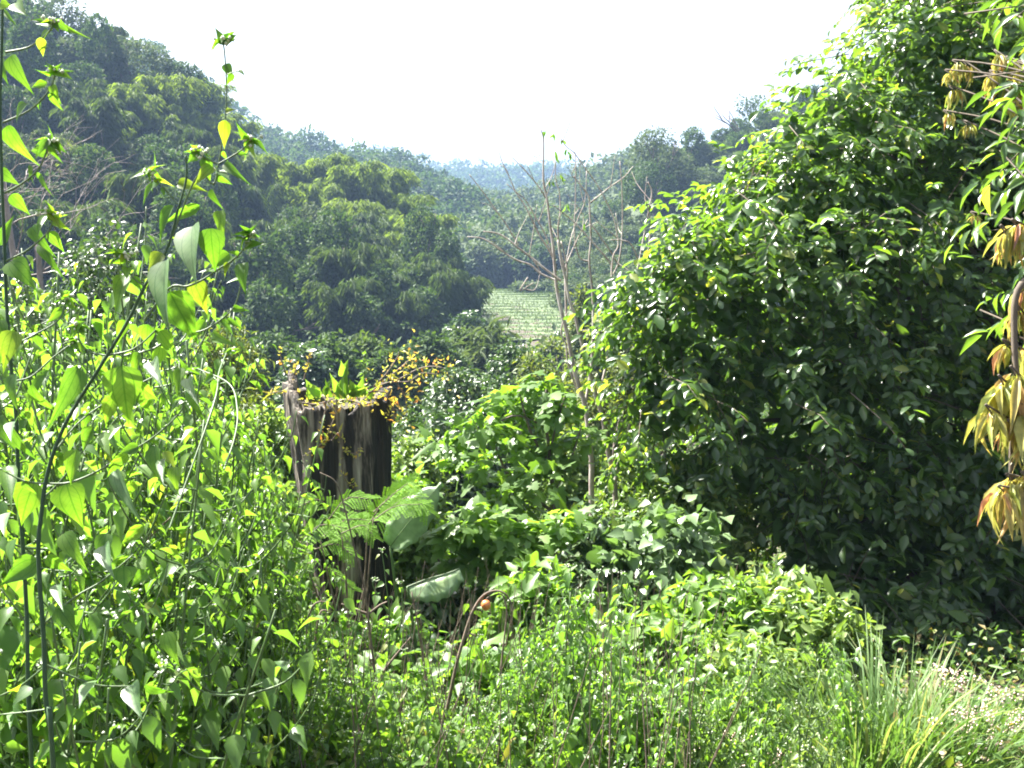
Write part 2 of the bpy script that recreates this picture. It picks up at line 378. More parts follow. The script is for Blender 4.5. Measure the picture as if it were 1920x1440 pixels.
L5 = Hill([(780, 430, 330), (830, 405, 330), (900, 425, 320), (1000, 425, 300), (1080, 390, 300), (1180, 350, 290), (1400, 330, 280)],
          [(780, 168), (1000, 160), (1180, 155), (1400, 150)], 2)
L4 = Hill([(1060, 565, 118), (1100, 520, 135), (1150, 440, 145), (1195, 350, 150), (1310, 310, 150), (1400, 275, 150), (1500, 215, 150), (1700, 110, 150), (2300, -150, 150)],
          [(1060, 112), (1150, 108), (1400, 95), (2300, 70)])
for h, nm in ((L1, 'bamboo_hill'), (L2, 'upper_hill'), (L3, 'far_ridge'), (L5, 'valley_hill'), (L4, 'right_hill')): h.mesh(nm)

# far-off woods: one mass per hill
def wood(name, hill, n, h0, h1, per, L, mat, label, umin=0, umax=1, vmin=0, vmax=1.08, bamboo=0):
    g = G(); u = rng.uniform(umin, umax, n); v = rng.uniform(vmin, vmax, n); b = hill.at(u, v)
    H = rng.uniform(h0, h1, n); cl = rng.random(n)
    k = 5
    # each crown: k lobes, each lobe a shell of leaf clumps
    base = np.repeat(b, k, 0); Hh = np.repeat(H, k); cc = np.repeat(cl, k)
    lob = base+np.stack([rng.normal(size=n*k)*.22*Hh, rng.normal(size=n*k)*.22*Hh, Hh*rng.uniform(.3, .95, n*k)], -1)
    lr = Hh*rng.uniform(.16, .3, n*k)
    m = per//k
    c = np.repeat(lob, m, 0); r = np.repeat(lr, m); d = rdir(len(c)); d[:, 2] = np.abs(d[:, 2])*.9-.15*(rng.random(len(c)) < .4)
    p = c+d*r[:, None]*np.array([1, 1, .8])*(.75+.25*rng.random(len(c)))[:, None]
    ti = np.clip(np.repeat(cc, m)*.7+rng.random(len(c))*.35, 0, 1)
    place(g, T_DIAM, p, unit(d*.4+rdir(len(c))+UP*-.2), unit(d+UP*.5+rdir(len(c))*.5), L*np.exp(rng.normal(size=len(c))*.3), L*.7, ti)
    return tag(g.build(name, mat), label, 'woodland', kind='stuff')
wood('far_forest', L3, 2300, 9, 16, 75, 2.3, M_FAR, 'hazy blue forest covering the far ridge at the head of the valley')
wood('upper_hill_forest', L2, 800, 6, 11, 220, 1.05, M_FAR, 'hazy forest on the slope behind the bamboo hill')
wood('valley_hill_forest', L5, 900, 6, 12, 200, 1.15, M_FAR2, 'soft green forest on the low hill above the terraced field')
wood('right_hill_forest', L4, 1300, 2.2, 4.2, 200, .4, M_FAR2, 'low scrub between the trees of the right hillside')
wood('bamboo_hill_undergrowth', L1, 1100, 2.0, 4.5, 200, .45, M_FAR, 'dark undergrowth between the trees of the left hillside')

# single trees of the near hillsides, copied with their parts
def far_tree(h, rw, mat, nleaf, nl=11, L=.3, dense=.7, name='tree', trunk=None):
    r = empty(name, (0, 0, -50)); g = G()
    el = lobes((0, 0, h*.62), (rw, rw, h*.38), nl, .45)
    ends = []
    grow(g, (0, 0, -.6), (0, 0, 1), h*.45, h*.022, 2, None, 5, .6)
    g.build('trunk', trunk or M_BARK, r)
    q = G(); leaves(q, el, int(nleaf*1.9), T_DIAM, L, L*.6, out=.5, droop=.2, up=.7, shell=dense, lv=.35)
    q.build('crown', mat, r); return r
def bamboo(h, n, mat, per=330, name='bamboo_clump'):
    r = empty(name, (0, 0, -50)); g = G(); q = G()
    for i in range(n):
        a = rng.uniform(0, 2*np.pi); lean = rng.uniform(.04, .34)*h; hh = h*rng.uniform(.7, 1.08); t = np.linspace(0, 1, 9)
        dr = np.array([math.cos(a), math.sin(a), 0]); b0 = dr*rng.uniform(0, .08)*h
        pts = b0+dr*(lean*t**2.2)[:, None]+UP*(hh*(t-.16*t**4))[:, None]
        pts = np.vstack([pts, pts[-1]+dr*.09*h-UP*.05*h]); tube(g, pts, .05, .012, 4)
        s = rng.random(per)**.7*.85+.15; k = (s*(len(pts)-1)).astype(int).clip(0, len(pts)-2); fr = s*(len(pts)-1)-k
        p = pts[k]*(1-fr)[:, None]+pts[k+1]*fr[:, None]
        d = rdir(per)*np.array([1, 1, .55]); rad = h*.1*np.sin(np.clip(s, 0, 1)*np.pi*.86+.25)
        p = p+d*rad[:, None]*np.abs(rng.normal(size=per)*.75)[:, None]-UP*(rng.exponential(h*.02, per))[:, None]
        place(q, T_DIAM, p, unit(d*[1, 1, .4]+dr*.3-UP*.75), unit(UP+rdir(per)*.8), h*.07*np.exp(rng.normal(size=per)*.3), h*.013, np.clip(.25+.5*s*rng.random(per)+.2*rng.random(), 0, 1))  # tint rises toward the culm tips, painting in the lit tops
    g.build('culms', M_STEM, r); q.build('foliage', mat, r); return r
protoA = [far_tree(7.5, 2.7, M_FAR, 1700), far_tree(9, 2.6, M_FAR, 1900, 14), far_tree(6, 2.6, M_FAR2, 1500), far_tree(7, 3, M_FAR2, 1700, 15, dense=.6)]
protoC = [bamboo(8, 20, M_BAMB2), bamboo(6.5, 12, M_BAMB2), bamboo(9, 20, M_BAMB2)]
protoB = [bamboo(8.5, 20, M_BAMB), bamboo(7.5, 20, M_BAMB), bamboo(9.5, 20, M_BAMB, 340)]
used = set()
def side_of(px, names, cuts):
    return names[int(np.searchsorted(cuts, px))]
def spawn(pr, loc, rz, sc, label, cat, group):
    if id(pr) in used: o = dup(pr, loc, rz, sc)
    else: used.add(id(pr)); o = pr; o.location = tuple(float(c) for c in loc); o.rotation_euler = (0, 0, rz); o.scale = (sc,)*3 if np.isscalar(sc) else sc
    return tag(o, label, cat, group)
def on_hill(h, px, py):
    """the point of the hill's face seen at this pixel"""
    u = (px-h.p0)/(h.p1-h.p0); vv = np.linspace(0, 1, 60); p = h.at(np.full(60, u), vv)
    d = p[:, 1]*cp-(p[:, 2]-CAMZ)*sp; y = 720-((p[:, 1])*sp+(p[:, 2]-CAMZ)*cp)/d*F
    k = int(np.argmin(np.abs(y-py))); return p[k], float(d[k])
# bamboo: rows of clumps at the pixels of their tops
bam = [(230, 195, 1), (285, 175, .9), (330, 175, 1), (385, 180, 1), (300, 205, .8), (250, 215, .9), (350, 220, .9), (205, 262, .8), (190, 240, .8), (310, 240, .8), (395, 225, 1), (430, 245, .9), (150, 310, .8), (60, 420, .6),
       (465, 335, 1.05), (505, 350, 1), (540, 320, 1.1), (580, 325, 1.1), (615, 312, 1.15), (650, 325, 1.1), (690, 345, 1.1), (725, 340, 1), (765, 365, 1.1), (800, 395, 1), (490, 385, .9), (535, 385, .9), (660, 400, 1), (705, 405, .9), (745, 410, .9), (600, 380, .9),
       (640, 440, .9), (690, 450, .8), (530, 465, .7), (775, 440, .9), (795, 480, .9), (730, 480, .8), (410, 330, .8), (390, 300, .8), (345, 290, .7), (450, 400, .7)]
for q, (x, y, s) in enumerate(bam):
    hp = 7.6*s*F/115
    p, d = on_hill(L1, x, y+hp*.78)
    spawn(protoB[q % 3], p-UP*.4, rng.uniform(0, 6.28), s*rng.uniform(.92, 1.08), 'feathery bamboo clump, ' + ['leftmost column', 'second column', 'third column', 'fourth column', 'fifth column', 'sixth column', 'seventh column', 'eighth column', 'rightmost column'][int(np.searchsorted([180, 240, 300, 370, 440, 520, 620, 720], x))] + (', high on the left hill' if y < 230 else ', upper part of the left hill' if y < 330 else ', middle of the left hill' if y < 390 else ', low on the left hill'), 'bamboo', 'bamboo clumps on the left hillside')
# broadleaf trees of the left hillside
cnt = 0
for t in range(600):
    u = rng.uniform(.1, 1); v = rng.uniform(0, 1.05); p = L1.at(np.array([u]), np.array([v]))[0]
    px = L1.p0+(L1.p1-L1.p0)*u
    if px < -120 or cnt > 210: continue
    d = p[1]*cp-(p[2]-CAMZ)*sp; y = 720-(p[1]*sp+(p[2]-CAMZ)*cp)/d*F
    if any(abs(px-b[0]) < 26 and -10 < y-b[1] < 75 for b in bam): continue
    cnt += 1
    kq = int(rng.integers(0, 4)) if y < 420 else int(rng.integers(0, 2)); sq = rng.uniform(.62, 1.0)
    bq = rng.random() < .62
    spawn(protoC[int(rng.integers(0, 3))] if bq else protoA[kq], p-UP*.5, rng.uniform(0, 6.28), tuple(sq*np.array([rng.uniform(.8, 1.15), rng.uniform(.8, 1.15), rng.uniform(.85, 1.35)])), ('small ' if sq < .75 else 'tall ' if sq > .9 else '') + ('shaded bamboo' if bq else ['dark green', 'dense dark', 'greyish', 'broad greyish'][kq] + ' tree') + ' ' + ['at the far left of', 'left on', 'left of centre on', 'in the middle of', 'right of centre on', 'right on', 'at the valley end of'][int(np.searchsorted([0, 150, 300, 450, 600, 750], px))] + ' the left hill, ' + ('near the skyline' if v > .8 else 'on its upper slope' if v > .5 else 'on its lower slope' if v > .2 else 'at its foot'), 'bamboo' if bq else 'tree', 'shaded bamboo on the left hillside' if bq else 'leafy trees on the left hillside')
cnt = 0
for t in range(900):
    u = rng.uniform(0, .5); v = rng.uniform(0, 1.05); p = L4.at(np.array([u]), np.array([v]))[0]
    if cnt > 190: break
    cnt += 1
    kq = [2, 3, 3, 2, 0][int(rng.integers(0, 5))]; sq = rng.uniform(.45, .8); px = L4.p0+(L4.p1-L4.p0)*u
    spawn(protoA[kq], p-UP*.5, rng.uniform(0, 6.28), sq, ('small ' if sq < .57 else 'large ' if sq > .7 else '') + ['dark green', '', 'grey-green', 'broad grey-green'][kq] + ' tree ' + ['at the valley end of', 'left on', 'left of centre on', 'in the middle of', 'right of centre on', 'right on', 'at the far right of'][int(np.searchsorted([1120, 1180, 1240, 1310, 1400, 1600], px))] + ' the right hill, ' + ('near the skyline' if v > .8 else 'on its upper slope' if v > .5 else 'on its lower slope' if v > .2 else 'at its foot'), 'tree', 'trees on the right hillside')
# named trees on the skylines
def skyline_tree(hill, x, ytop, ybase, wpx, mat, n, label, nl=12, dense=.6, name='tree', L=.3):
    p, d = on_hill(hill, x, ybase); b = p-UP*.3
    h = (ybase-ytop)/F*d+1.0; o = far_tree(h, wpx/F*d/2, mat, n, nl, L, dense, name); o.location = tuple(b); used.add(id(o))
    return tag(o, label, 'tree')
skyline_tree(L1, 262, 88, 225, 150, M_FAR2, 3600, 'big round dark tree just under the skyline above the bamboo', 18, .55)
skyline_tree(L1, 212, 30, 130, 46, M_FAR, 420, 'small thin tree standing clear against the white sky on the left skyline', 7, .3)
skyline_tree(L1, 120, 8, 140, 120, M_FAR2, 2200, 'spreading tree on the skyline at the top left', 14, .5)
skyline_tree(L1, 350, 130, 260, 95, M_FAR, 2400, 'rounded dark tree where the left skyline starts to fall')
skyline_tree(L1, 40, 0, 130, 130, M_FAR, 2400, 'tall dense tree at the top left corner of the hill')
skyline_tree(L1, 590, 395, 560, 80, M_FAR2, 1600, 'pale grey-leaved tree in the middle of the bamboo slope')
skyline_tree(L4, 1235, 248, 400, 115, M_FAR2, 2300, 'large spreading tree at the left end of the right hillside skyline', 15, .45, L=.34)
skyline_tree(L4, 1297, 245, 340, 52, M_FAR, 1100, 'small dark pointed tree on the right hillside skyline')
skyline_tree(L4, 1408, 178, 300, 75, M_FAR, 800, 'open-crowned tree on the right skyline beside the big glossy tree', 9, .35)
skyline_tree(L4, 1215, 300, 450, 100, M_FAR, 2600, 'dark dense tree below the large spreading one on the right hillside')
# slender emergent stems on the far ridge
for q, (x, y) in enumerate([(640, 268), (728, 290), (876, 300), (905, 298), (1060, 300), (820, 305), (1145, 318), (590, 275)]):
    u = (x-L3.p0)/(L3.p1-L3.p0); p = L3.at(np.array([u]), np.array([1.0]))[0]; r = empty('ridge_tree', p); g = G(); k = G()
    d = p[1]*cp; h = max(10, P(x, y, d)[2]-p[2])
    tube(g, [(0, 0, -1), (0, 0, h)], .35, .15, 5); g.build('trunk', M_BARK, r)
    leaves(k, [(rng.normal()*1, 0, h*.9, 3, 3, 1.6), (1.5, 0, h*.75, 2.5, 2.5, 1.2), (-1, 0, h*.6, 3, 3, 1.5)], 110, T_DIAM, 1.3, 1., shell=.2); k.build('crown', M_FAR, r)
    tag(r, 'slender tree standing above the hazy far ridge line', 'tree', 'slender trees on the far ridge')

# ------------------------------------------------------------------ shrubs and trees of the middle distance
def bush(px, top, wpx, d, mat, T, L, W, n, label, name='shrub', cat='shrub', group=None, nl=12, dense=.55, deep=.9, stem=M_BARK, low=.0, out=.6, droop=.35, fr=.42, k=3, spread=None):
    t = P(px, top, d); z0 = float(gz(t[0], t[1])); h = t[2]-z0; r = wpx/F*d/2
    root = empty(name, (t[0], t[1], z0)); g = G(); q = G()
    c = h*(.5+low*.5); rz = h*(.5-low*.5)
    el = lobes((0, 0, c), (r, r*deep, rz), nl, fr, zmin=-.8)
    for i in range(4): grow(g, (rng.normal()*.05*r, rng.normal()*.05*r, -.2), unit(np.array([rng.normal()*.3, rng.normal()*.3, 1])), h*.3, max(.01, h*.01), 2, None, 4, .45)
    leaves(q, el, n, T, L, W, out=out, droop=droop, shell=dense, k=k, spread=L*.8 if spread is None else spread)
    g.build('stem', stem, root); q.build('foliage', mat, root)
    return tag(root, label, cat, group)
B = bush
for x, y, w_, d, m_, lb in [(330, 625, 130, 46, M_FAR, 'leftmost of the dark shrubs at the foot of the left hill'), (430, 640, 130, 44, M_BAMB2, 'dark feathery shrub at the hill foot left of the stump'), (510, 618, 120, 48, M_FAR, 'dark shrub at the hill foot just left of the stump top'), (600, 640, 130, 42, M_FAR, 'dark shrub at the hill foot straight behind the stump top'), (680, 632, 120, 46, M_BAMB2, 'dark feathery shrub at the hill foot right of the stump top'), (750, 650, 120, 42, M_FAR, 'dark shrub behind the yellow-leaved vine'), (815, 632, 110, 48, M_FAR, 'dark shrub near the right end of the hill foot'), (865, 622, 80, 54, M_BAMB2, 'last dark shrub at the valley end of the hill foot'), (250, 640, 130, 44, M_FAR, 'dark shrub at the hill foot behind the left weeds')]:
    bush(x, y, w_, d, m_, T_DIAM, .26, .15, 3000, lb, nl=14, low=0, fr=.4)
B(1035, 640, 110, 58, M_OLIVE, T_DIAM, .28, .18, 1800, 'low rounded bush below the front edge of the terraced field')
B(1085, 612, 90, 70, M_DARK, T_DIAM, .3, .2, 1500, 'dark bush at the right end of the terraced field')
B(178, 428, 270, 9, M_DARK, T_OVATE, .06, .035, 3400, 'dark glossy-leaved tree behind the tall weeds at the left', 'tree', 'tree', nl=16)
B(60, 470, 180, 10, M_DARK, T_OVATE, .06, .035, 2000, 'darker small-leaved shrub at the left edge behind the weeds')
B(425, 612, 190, 16, M_OLIVE, T_LANCE, .12, .03, 3600, 'fluffy olive-green bush behind the weeds left of the stump', nl=18, fr=.34)
B(345, 640, 150, 14, M_OLIVE, T_LANCE, .11, .03, 2400, 'olive bush half hidden by the flowering weed', nl=14)
B(455, 745, 130, 12, M_OLIVE, T_LANCE, .1, .03, 2200, 'dull green feathery bush in front of the fluffy olive one', nl=14)
B(575, 645, 84, 38, M_DARK, T_DIAM, .22, .16, 1800, 'small round-topped dark tree just behind the top of the stump', 'tree', 'tree', nl=7, low=.3)
B(508, 770, 120, 9.5, M_SMALL, T_OVATE, .07, .035, 2400, 'bright green shrub touching the left side of the stump')
B(470, 850, 150, 8, M_SMALL, T_OVATE, .07, .04, 2200, 'green shrub low to the left of the stump')
B(790, 705, 150, 13, M_DARK, T_OVATE, .07, .04, 3000, 'small-leaved dark shrub right behind the stump')
B(870, 655, 160, 20, M_DARK, T_OVATE, .11, .06, 3400, 'dark grey-green bush right of the stump below the valley', nl=14)
B(960, 640, 130, 27, M_DARK, T_OVATE, .14, .08, 2600, 'grey-green bushy tree in front of the terraced field', 'tree', 'tree', nl=14)
B(1020, 655, 130, 22, M_OLIVE, T_OVATE, .12, .06, 2600, 'grey-green bush behind the left stem of the bare sapling')
B(840, 740, 200, 12.5, M_DARK, T_OVATE, .09, .05, 3600, 'shiny dark-leaved bush in the middle of the picture', nl=16)
B(950, 700, 150, 15, M_DARK, T_OVATE, .09, .05, 2600, 'dark shiny bush behind the top of the lobed-leaf tree')
B(780, 810, 150, 9.5, M_SMALL, T_OVATE, .06, .035, 3000, 'fine-leaved green shrub beside the right edge of the stump')
B(760, 900, 120, 8.5, M_LOBE, T_OVATE, .09, .06, 1200, 'broad-leaved low shrub behind the large banana leaf')
B(1092, 545, 60, 45, M_OLIVE, T_DIAM, .22, .15, 2000, 'column-shaped bush smothered in vines at the edge of the field', nl=10, fr=.35)
B(1150, 585, 120, 34, M_OLIVE, T_DIAM, .2, .14, 2600, 'soft green bush at the foot of the right hillside')
B(1110, 680, 120, 17, M_OLIVE, T_OVATE, .1, .05, 2600, 'pale green bush between the two stems of the bare sapling')
B(1190, 640, 130, 20, M_OLIVE, T_OVATE, .11, .06, 2400, 'green bush behind the left edge of the big glossy tree')
B(1080, 800, 160, 12, M_SMALL, T_OVATE, .08, .05, 2400, 'green shrub behind the bare sapling')
B(1180, 800, 130, 10.5, M_SMALL, T_OVATE, .07, .04, 2400, 'leafy green shrub between the bare sapling and the big glossy tree')
B(1215, 905, 170, 8.5, M_SMALL, T_OVATE, .06, .035, 2600, 'small-leaved shrub right of the foot of the bare sapling')
B(1310, 890, 170, 8, M_SMALL, T_LANCE, .09, .03, 2400, 'bright shrub under the overhang of the big glossy tree')
B(1230, 945, 250, 6.6, M_CREEP, T_OVATE, .09, .075, 900, 'heap of broad grey-green creeper leaves right of the centre', dense=.7)
B(1125, 950, 150, 6.9, M_DARK, T_OVATE, .08, .05, 1100, 'dark leafy shrub at the foot of the bare sapling')
B(872, 580, 60, 66, M_DARK, T_DIAM, .3, .2, 1500, 'rounded bush at the left end of the terraced field')
B(915, 612, 60, 50, M_FAR2, T_LANCE, .7, .14, 420, 'pale banana clump in front of the left end of the terraced field', 'banana_plant', 'banana plant', dense=.3, out=.8)
B(905, 455, 70, 150, M_FAR2, T_DIAM, .5, .35, 1900, 'bright green rounded tree on the low hill behind the field', 'tree', 'tree', nl=9)
B(850, 470, 90, 150, M_FAR, T_DIAM, .5, .35, 2300, 'dark rounded tree behind the end of the bamboo hill', 'tree', 'tree', nl=10)
B(950, 445, 90, 155, M_FAR2, T_DIAM, .5, .35, 2300, 'broad grey-green tree on the low hill above the field', 'tree', 'tree', nl=10)
B(1010, 455, 90, 150, M_FAR, T_DIAM, .5, .35, 2300, 'dark-green tree on the low hill straight above the field', 'tree', 'tree', nl=10)
B(1070, 450, 90, 150, M_FAR2, T_DIAM, .5, .35, 2300, 'pale green tree where the low hill meets the right hillside', 'tree', 'tree', nl=10)
B(985, 535, 60, 138, M_FAR2, T_DIAM, .4, .3, 900, 'low bush along the back edge of the field')
B(1040, 530, 50, 138, M_FAR2, T_DIAM, .4, .3, 800, 'second low bush along the back edge of the field')

# scrub filling the slope between the near shrubs and the hills
g = G(); n = 900
y = 9+58*rng.random(n)**1.3; x = (rng.uniform(-120, 2050, n)-960)/F*y*1.05
ok = ~((np.abs(x/y*F+960-990) < 90) & (y > 58)) & ~((x/y*F+960 < 900) & (y > 34)); x, y = x[ok], y[ok]; n = len(x)
s = .3+y*.028; m = 130; c = np.repeat(np.stack([x, y, gz(x, y)+s*rng.uniform(.1, .9, n)], -1), m, 0); ss = np.repeat(s, m); d = rdir(n*m); d[:, 2] = np.abs(d[:, 2])
p = c+d*(ss*rng.uniform(.6, 1.15, n*m))[:, None]; Lq = np.clip(p[:, 1]*.006, .06, .4)
place(g, T_DIAM, p, unit(d*.5+rdir(n*m)-UP*.2), unit(UP+rdir(n*m)*.8), Lq, Lq*.6, np.clip(np.repeat(rng.random(n), m)*.6+rng.random(n*m)*.4, 0, 1))
tag(g.build('scrub', leafmat('scrub_leaf', [(0, (.035, .065, .025)), (.6, (.06, .1, .035)), (1, (.1, .14, .05))], .35, (1.6, 1.8, .5), .6, .15)), 'tangled green scrub covering the slope down to the valley', 'scrub', kind='stuff')

# ------------------------------------------------------------------ stump
prof = [(1420, 705, 60), (1340, 700, 60), (1250, 690, 61), (1150, 674, 66), (1050, 660, 72), (950, 647, 80), (850, 640, 88), (790, 634, 93), (750, 632, 95)]
D = 6.5; base = P(700, 1340, D); base[2] = gz(base[0], base[1])
ns, g = 96, G(); th = np.arange(ns)/ns*2*np.pi
rowsV = []
flute = 1+.035*np.sin(th*5+1)+.03*np.sin(th*9+2)+.02*np.sin(th*17)+.012*rng.normal(size=ns)
pr = np.array(prof, float); t = np.linspace(0, 1, 34); kk = t*(len(pr)-1); py = np.interp(kk, np.arange(len(pr)), pr[:, 0]); cx = np.interp(kk, np.arange(len(pr)), pr[:, 1]); rr = np.interp(kk, np.arange(len(pr)), pr[:, 2])/F*D
# rim height (m above py 750) round the stump: a tall splinter at the left (th ~ pi), a lower one at the right
def rim(a):
    dl = np.abs((a-np.pi*.98+np.pi) % (2*np.pi)-np.pi); dr_ = np.abs((a+np.pi) % (2*np.pi)-np.pi)
    return .19*np.clip(1-dl/.95, 0, 1)**.75+.07*np.clip(1-dr_/.8, 0, 1)+.022*np.sin(a*7)+.022*np.sin(a*13+1)-.03*np.clip(np.sin(a*2+2.6), 0, 1)
rimz = rim(th)+.012*rng.normal(size=ns)
for q in range(len(t)):
    c = P(cx[q], py[q], D); f = t[q]**6
    wob = 1+.008*rng.normal(size=ns)
    rowsV.append(np.stack([c[0]+rr[q]*flute*wob*np.cos(th), c[1]+rr[q]*flute*wob*np.sin(th), c[2]+f*rimz], -1))
top = rowsV[-1].mean(0)
inn = rowsV[-1].copy(); cxy = P(632, 750, D)[:2]; inn[:, :2] = cxy+(inn[:, :2]-cxy)*.84; inn[:, 2] -= .01
inn2 = inn.copy(); inn2[:, :2] = cxy+(inn2[:, :2]-cxy)*.9; inn2[:, 2] = top[2]-.22
V = np.concatenate(rowsV+[inn, inn2])-base
nr_ = len(rowsV)+2; i = np.arange(nr_-1)[:, None]*ns; j = np.arange(ns)[None]; j2 = (j+1) % ns
g.add(V, None, np.stack([i+j, i+j2, i+ns+j2, i+ns+j], -1).reshape(-1, 4))
m, tt, o = newmat('weathered_wood'); N = tt.nodes; Lk = tt.links
tc = N.new('ShaderNodeTexCoord'); mp = N.new('ShaderNodeMapping'); mp.inputs['Scale'].default_value = (1, 1, .12); Lk.new(tc.outputs['Object'], mp.inputs[0])
n1 = N.new('ShaderNodeTexNoise'); n1.inputs['Scale'].default_value = 11; n1.inputs['Detail'].default_value = 7; n1.inputs['Roughness'].default_value = .6; Lk.new(mp.outputs[0], n1.inputs['Vector'])
mp2 = N.new('ShaderNodeMapping'); mp2.inputs['Scale'].default_value = (1, 1, .03); Lk.new(tc.outputs['Object'], mp2.inputs[0])
n2 = N.new('ShaderNodeTexNoise'); n2.inputs['Scale'].default_value = 60; n2.inputs['Detail'].default_value = 5; Lk.new(mp2.outputs[0], n2.inputs['Vector'])
r1 = ramp(tt, [(.44, (.01, .008, .007)), (.5, (.035, .027, .022)), (.54, (.17, .14, .11)), (.62, (.27, .235, .195)), (.75, (.42, .38, .33))]); Lk.new(n1.outputs[0], r1.inputs[0])
r2 = ramp(tt, [(.35, (.45, .42, .4)), (.6, (1.1, 1.1, 1.1))]); Lk.new(n2.outputs[0], r2.inputs[0])
mm = N.new('ShaderNodeMix'); mm.data_type = 'RGBA'; mm.blend_type = 'MULTIPLY'; mm.inputs[0].default_value = 1; Lk.new(r1.outputs[0], mm.inputs[6]); Lk.new(r2.outputs[0], mm.inputs[7])
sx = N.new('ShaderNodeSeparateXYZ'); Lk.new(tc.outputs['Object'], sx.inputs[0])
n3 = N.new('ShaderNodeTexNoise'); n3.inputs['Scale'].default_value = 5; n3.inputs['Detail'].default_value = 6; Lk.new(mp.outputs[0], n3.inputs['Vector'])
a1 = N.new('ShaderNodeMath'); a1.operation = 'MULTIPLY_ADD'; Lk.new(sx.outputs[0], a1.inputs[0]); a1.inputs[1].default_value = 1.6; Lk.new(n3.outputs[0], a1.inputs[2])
r3 = ramp(tt, [(.5, (1, 1, 1)), (.58, (.1, .09, .08))]); Lk.new(a1.outputs[0], r3.inputs[0])  # shade of the right side put into the wood colour, edge broken by noise
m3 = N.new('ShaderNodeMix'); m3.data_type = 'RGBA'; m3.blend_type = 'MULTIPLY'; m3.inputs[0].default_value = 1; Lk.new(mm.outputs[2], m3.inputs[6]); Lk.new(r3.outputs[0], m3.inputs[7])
b = N.new('ShaderNodeBsdfPrincipled'); b.inputs['Roughness'].default_value = .8; Lk.new(m3.outputs[2], b.inputs['Base Color'])
ad = N.new('ShaderNodeMath'); ad.operation = 'ADD'; Lk.new(n1.outputs[0], ad.inputs[0]); Lk.new(n2.outputs[0], ad.inputs[1])
bp = N.new('ShaderNodeBump'); bp.inputs['Strength'].default_value = .9; bp.inputs['Distance'].default_value = .03; Lk.new(ad.outputs[0], bp.inputs['Height']); Lk.new(bp.outputs[0], b.inputs['Normal']); Lk.new(b.outputs[0], o.inputs[0]); M_WOOD = m
st = empty('tree_stump', base, 'tall dead tree stump with blackened and bleached streaks and a splintered hollow top', 'tree stump')
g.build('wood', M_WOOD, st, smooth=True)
g = G(); th2 = np.arange(24)/24*2*np.pi; c = np.array([*cxy, top[2]-.07])-base
g.add(np.vstack([c+[0, 0, .06], c+np.stack([.29*np.cos(th2), .29*np.sin(th2), .02*rng.normal(size=24)], -1)]), [(0, 1+i, 1+(i+1) % 24) for i in range(24)])
g.build('rotted_core', M_SOIL, st)
# plants on the stump
def pxpath(pts, d, off=0, m=5):
    a = np.array(pts, float); dd = d if np.isscalar(d) else np.array(d)
    return smooth(P(a[:, 0], a[:, 1], dd), m)-off
tendrils = [([(611, 750), (610, 770), (605, 787), (602, 805), (610, 820), (605, 830), (590, 842), (567, 857)], 6.13),
            ([(631, 748), (631, 760), (630, 775), (620, 800), (612, 822)], 6.12), ([(622, 826), (636, 812), (642, 837), (660, 850), (672, 848), (682, 841)], 6.12),
            ([(642, 837), (641, 860), (642, 882), (648, 900), (656, 908), (664, 908)], 6.12),
            ([(660, 760), (680, 750), (705, 727), (730, 717), (767, 715), (790, 700), (822, 702)], 6.3), ([(566, 755), (590, 758), (620, 752), (650, 750), (680, 757), (706, 753)], 6.13),
            ([(560, 735), (540, 733), (520, 735), (502, 740)], 6.3), ([(690, 735), (720, 735), (730, 745), (738, 765), (752, 772)], 6.3), ([(700, 725), (725, 700), (745, 670), (748, 660)], 6.4),
            ([(715, 720), (750, 690), (775, 668), (776, 658)], 6.5), ([(740, 716), (790, 690), (830, 690), (842, 708)], 6.4), ([(535, 700), (528, 675), (523, 650)], 6.45), ([(570, 712), (575, 690), (581, 664)], 6.45),
            ([(548, 710), (555, 692), (550, 680)], 6.45), ([(730, 745), (740, 780), (736, 790)], 6.4), ([(745, 720), (760, 745), (762, 775)], 6.4)]
vn = empty('vine', (*cxy, top[2]-.05), 'thin yellow-leaved vine spilling over the rim of the dead stump', 'vine'); vo = np.array([*cxy, top[2]-.05])
g = G(); q = G()
for pts, d in tendrils:
    p = pxpath(pts, d, vo, 6); tube(g, p, .006, .003, 5)
    ln = np.linalg.norm(np.diff(p, axis=0), axis=1).sum(); n = int(ln*85)+4
    heavy = pts[0][0] > 655 and pts[0][1] > 700
    n = int(n*(1.25 if heavy else .9))
    s = rng.random(n)**.8*(len(p)-1); k = s.astype(int).clip(0, len(p)-2); f = (s-k)[:, None]
    pp = p[k]*(1-f)+p[k+1]*f+rng.normal(size=(n, 3))*(.05 if heavy else .012)
    place(q, T_OVATE, pp, rdir(n)+UP*.3, rdir(n)+UP*.4, .03*np.exp(rng.normal(size=n)*.35), .017)
n = 260; a = rng.uniform(0, 6.28, n); pp = np.stack([.31*np.cos(a), .31*np.sin(a), rng.uniform(-.01, .07, n)], -1)
place(q, T_OVATE, pp, rdir(n)+UP*.4, rdir(n)+UP*.4, .024, .014, np.clip(rng.normal(.2, .2, n), 0, 1))
g.build('stem', M_DRY, vn); q.build('foliage', M_YEL, vn)
ep = empty('leafy_plant', vo, 'green broad-leaved plant growing out of the hollow top of the stump', 'plant'); g = G(); q = G()
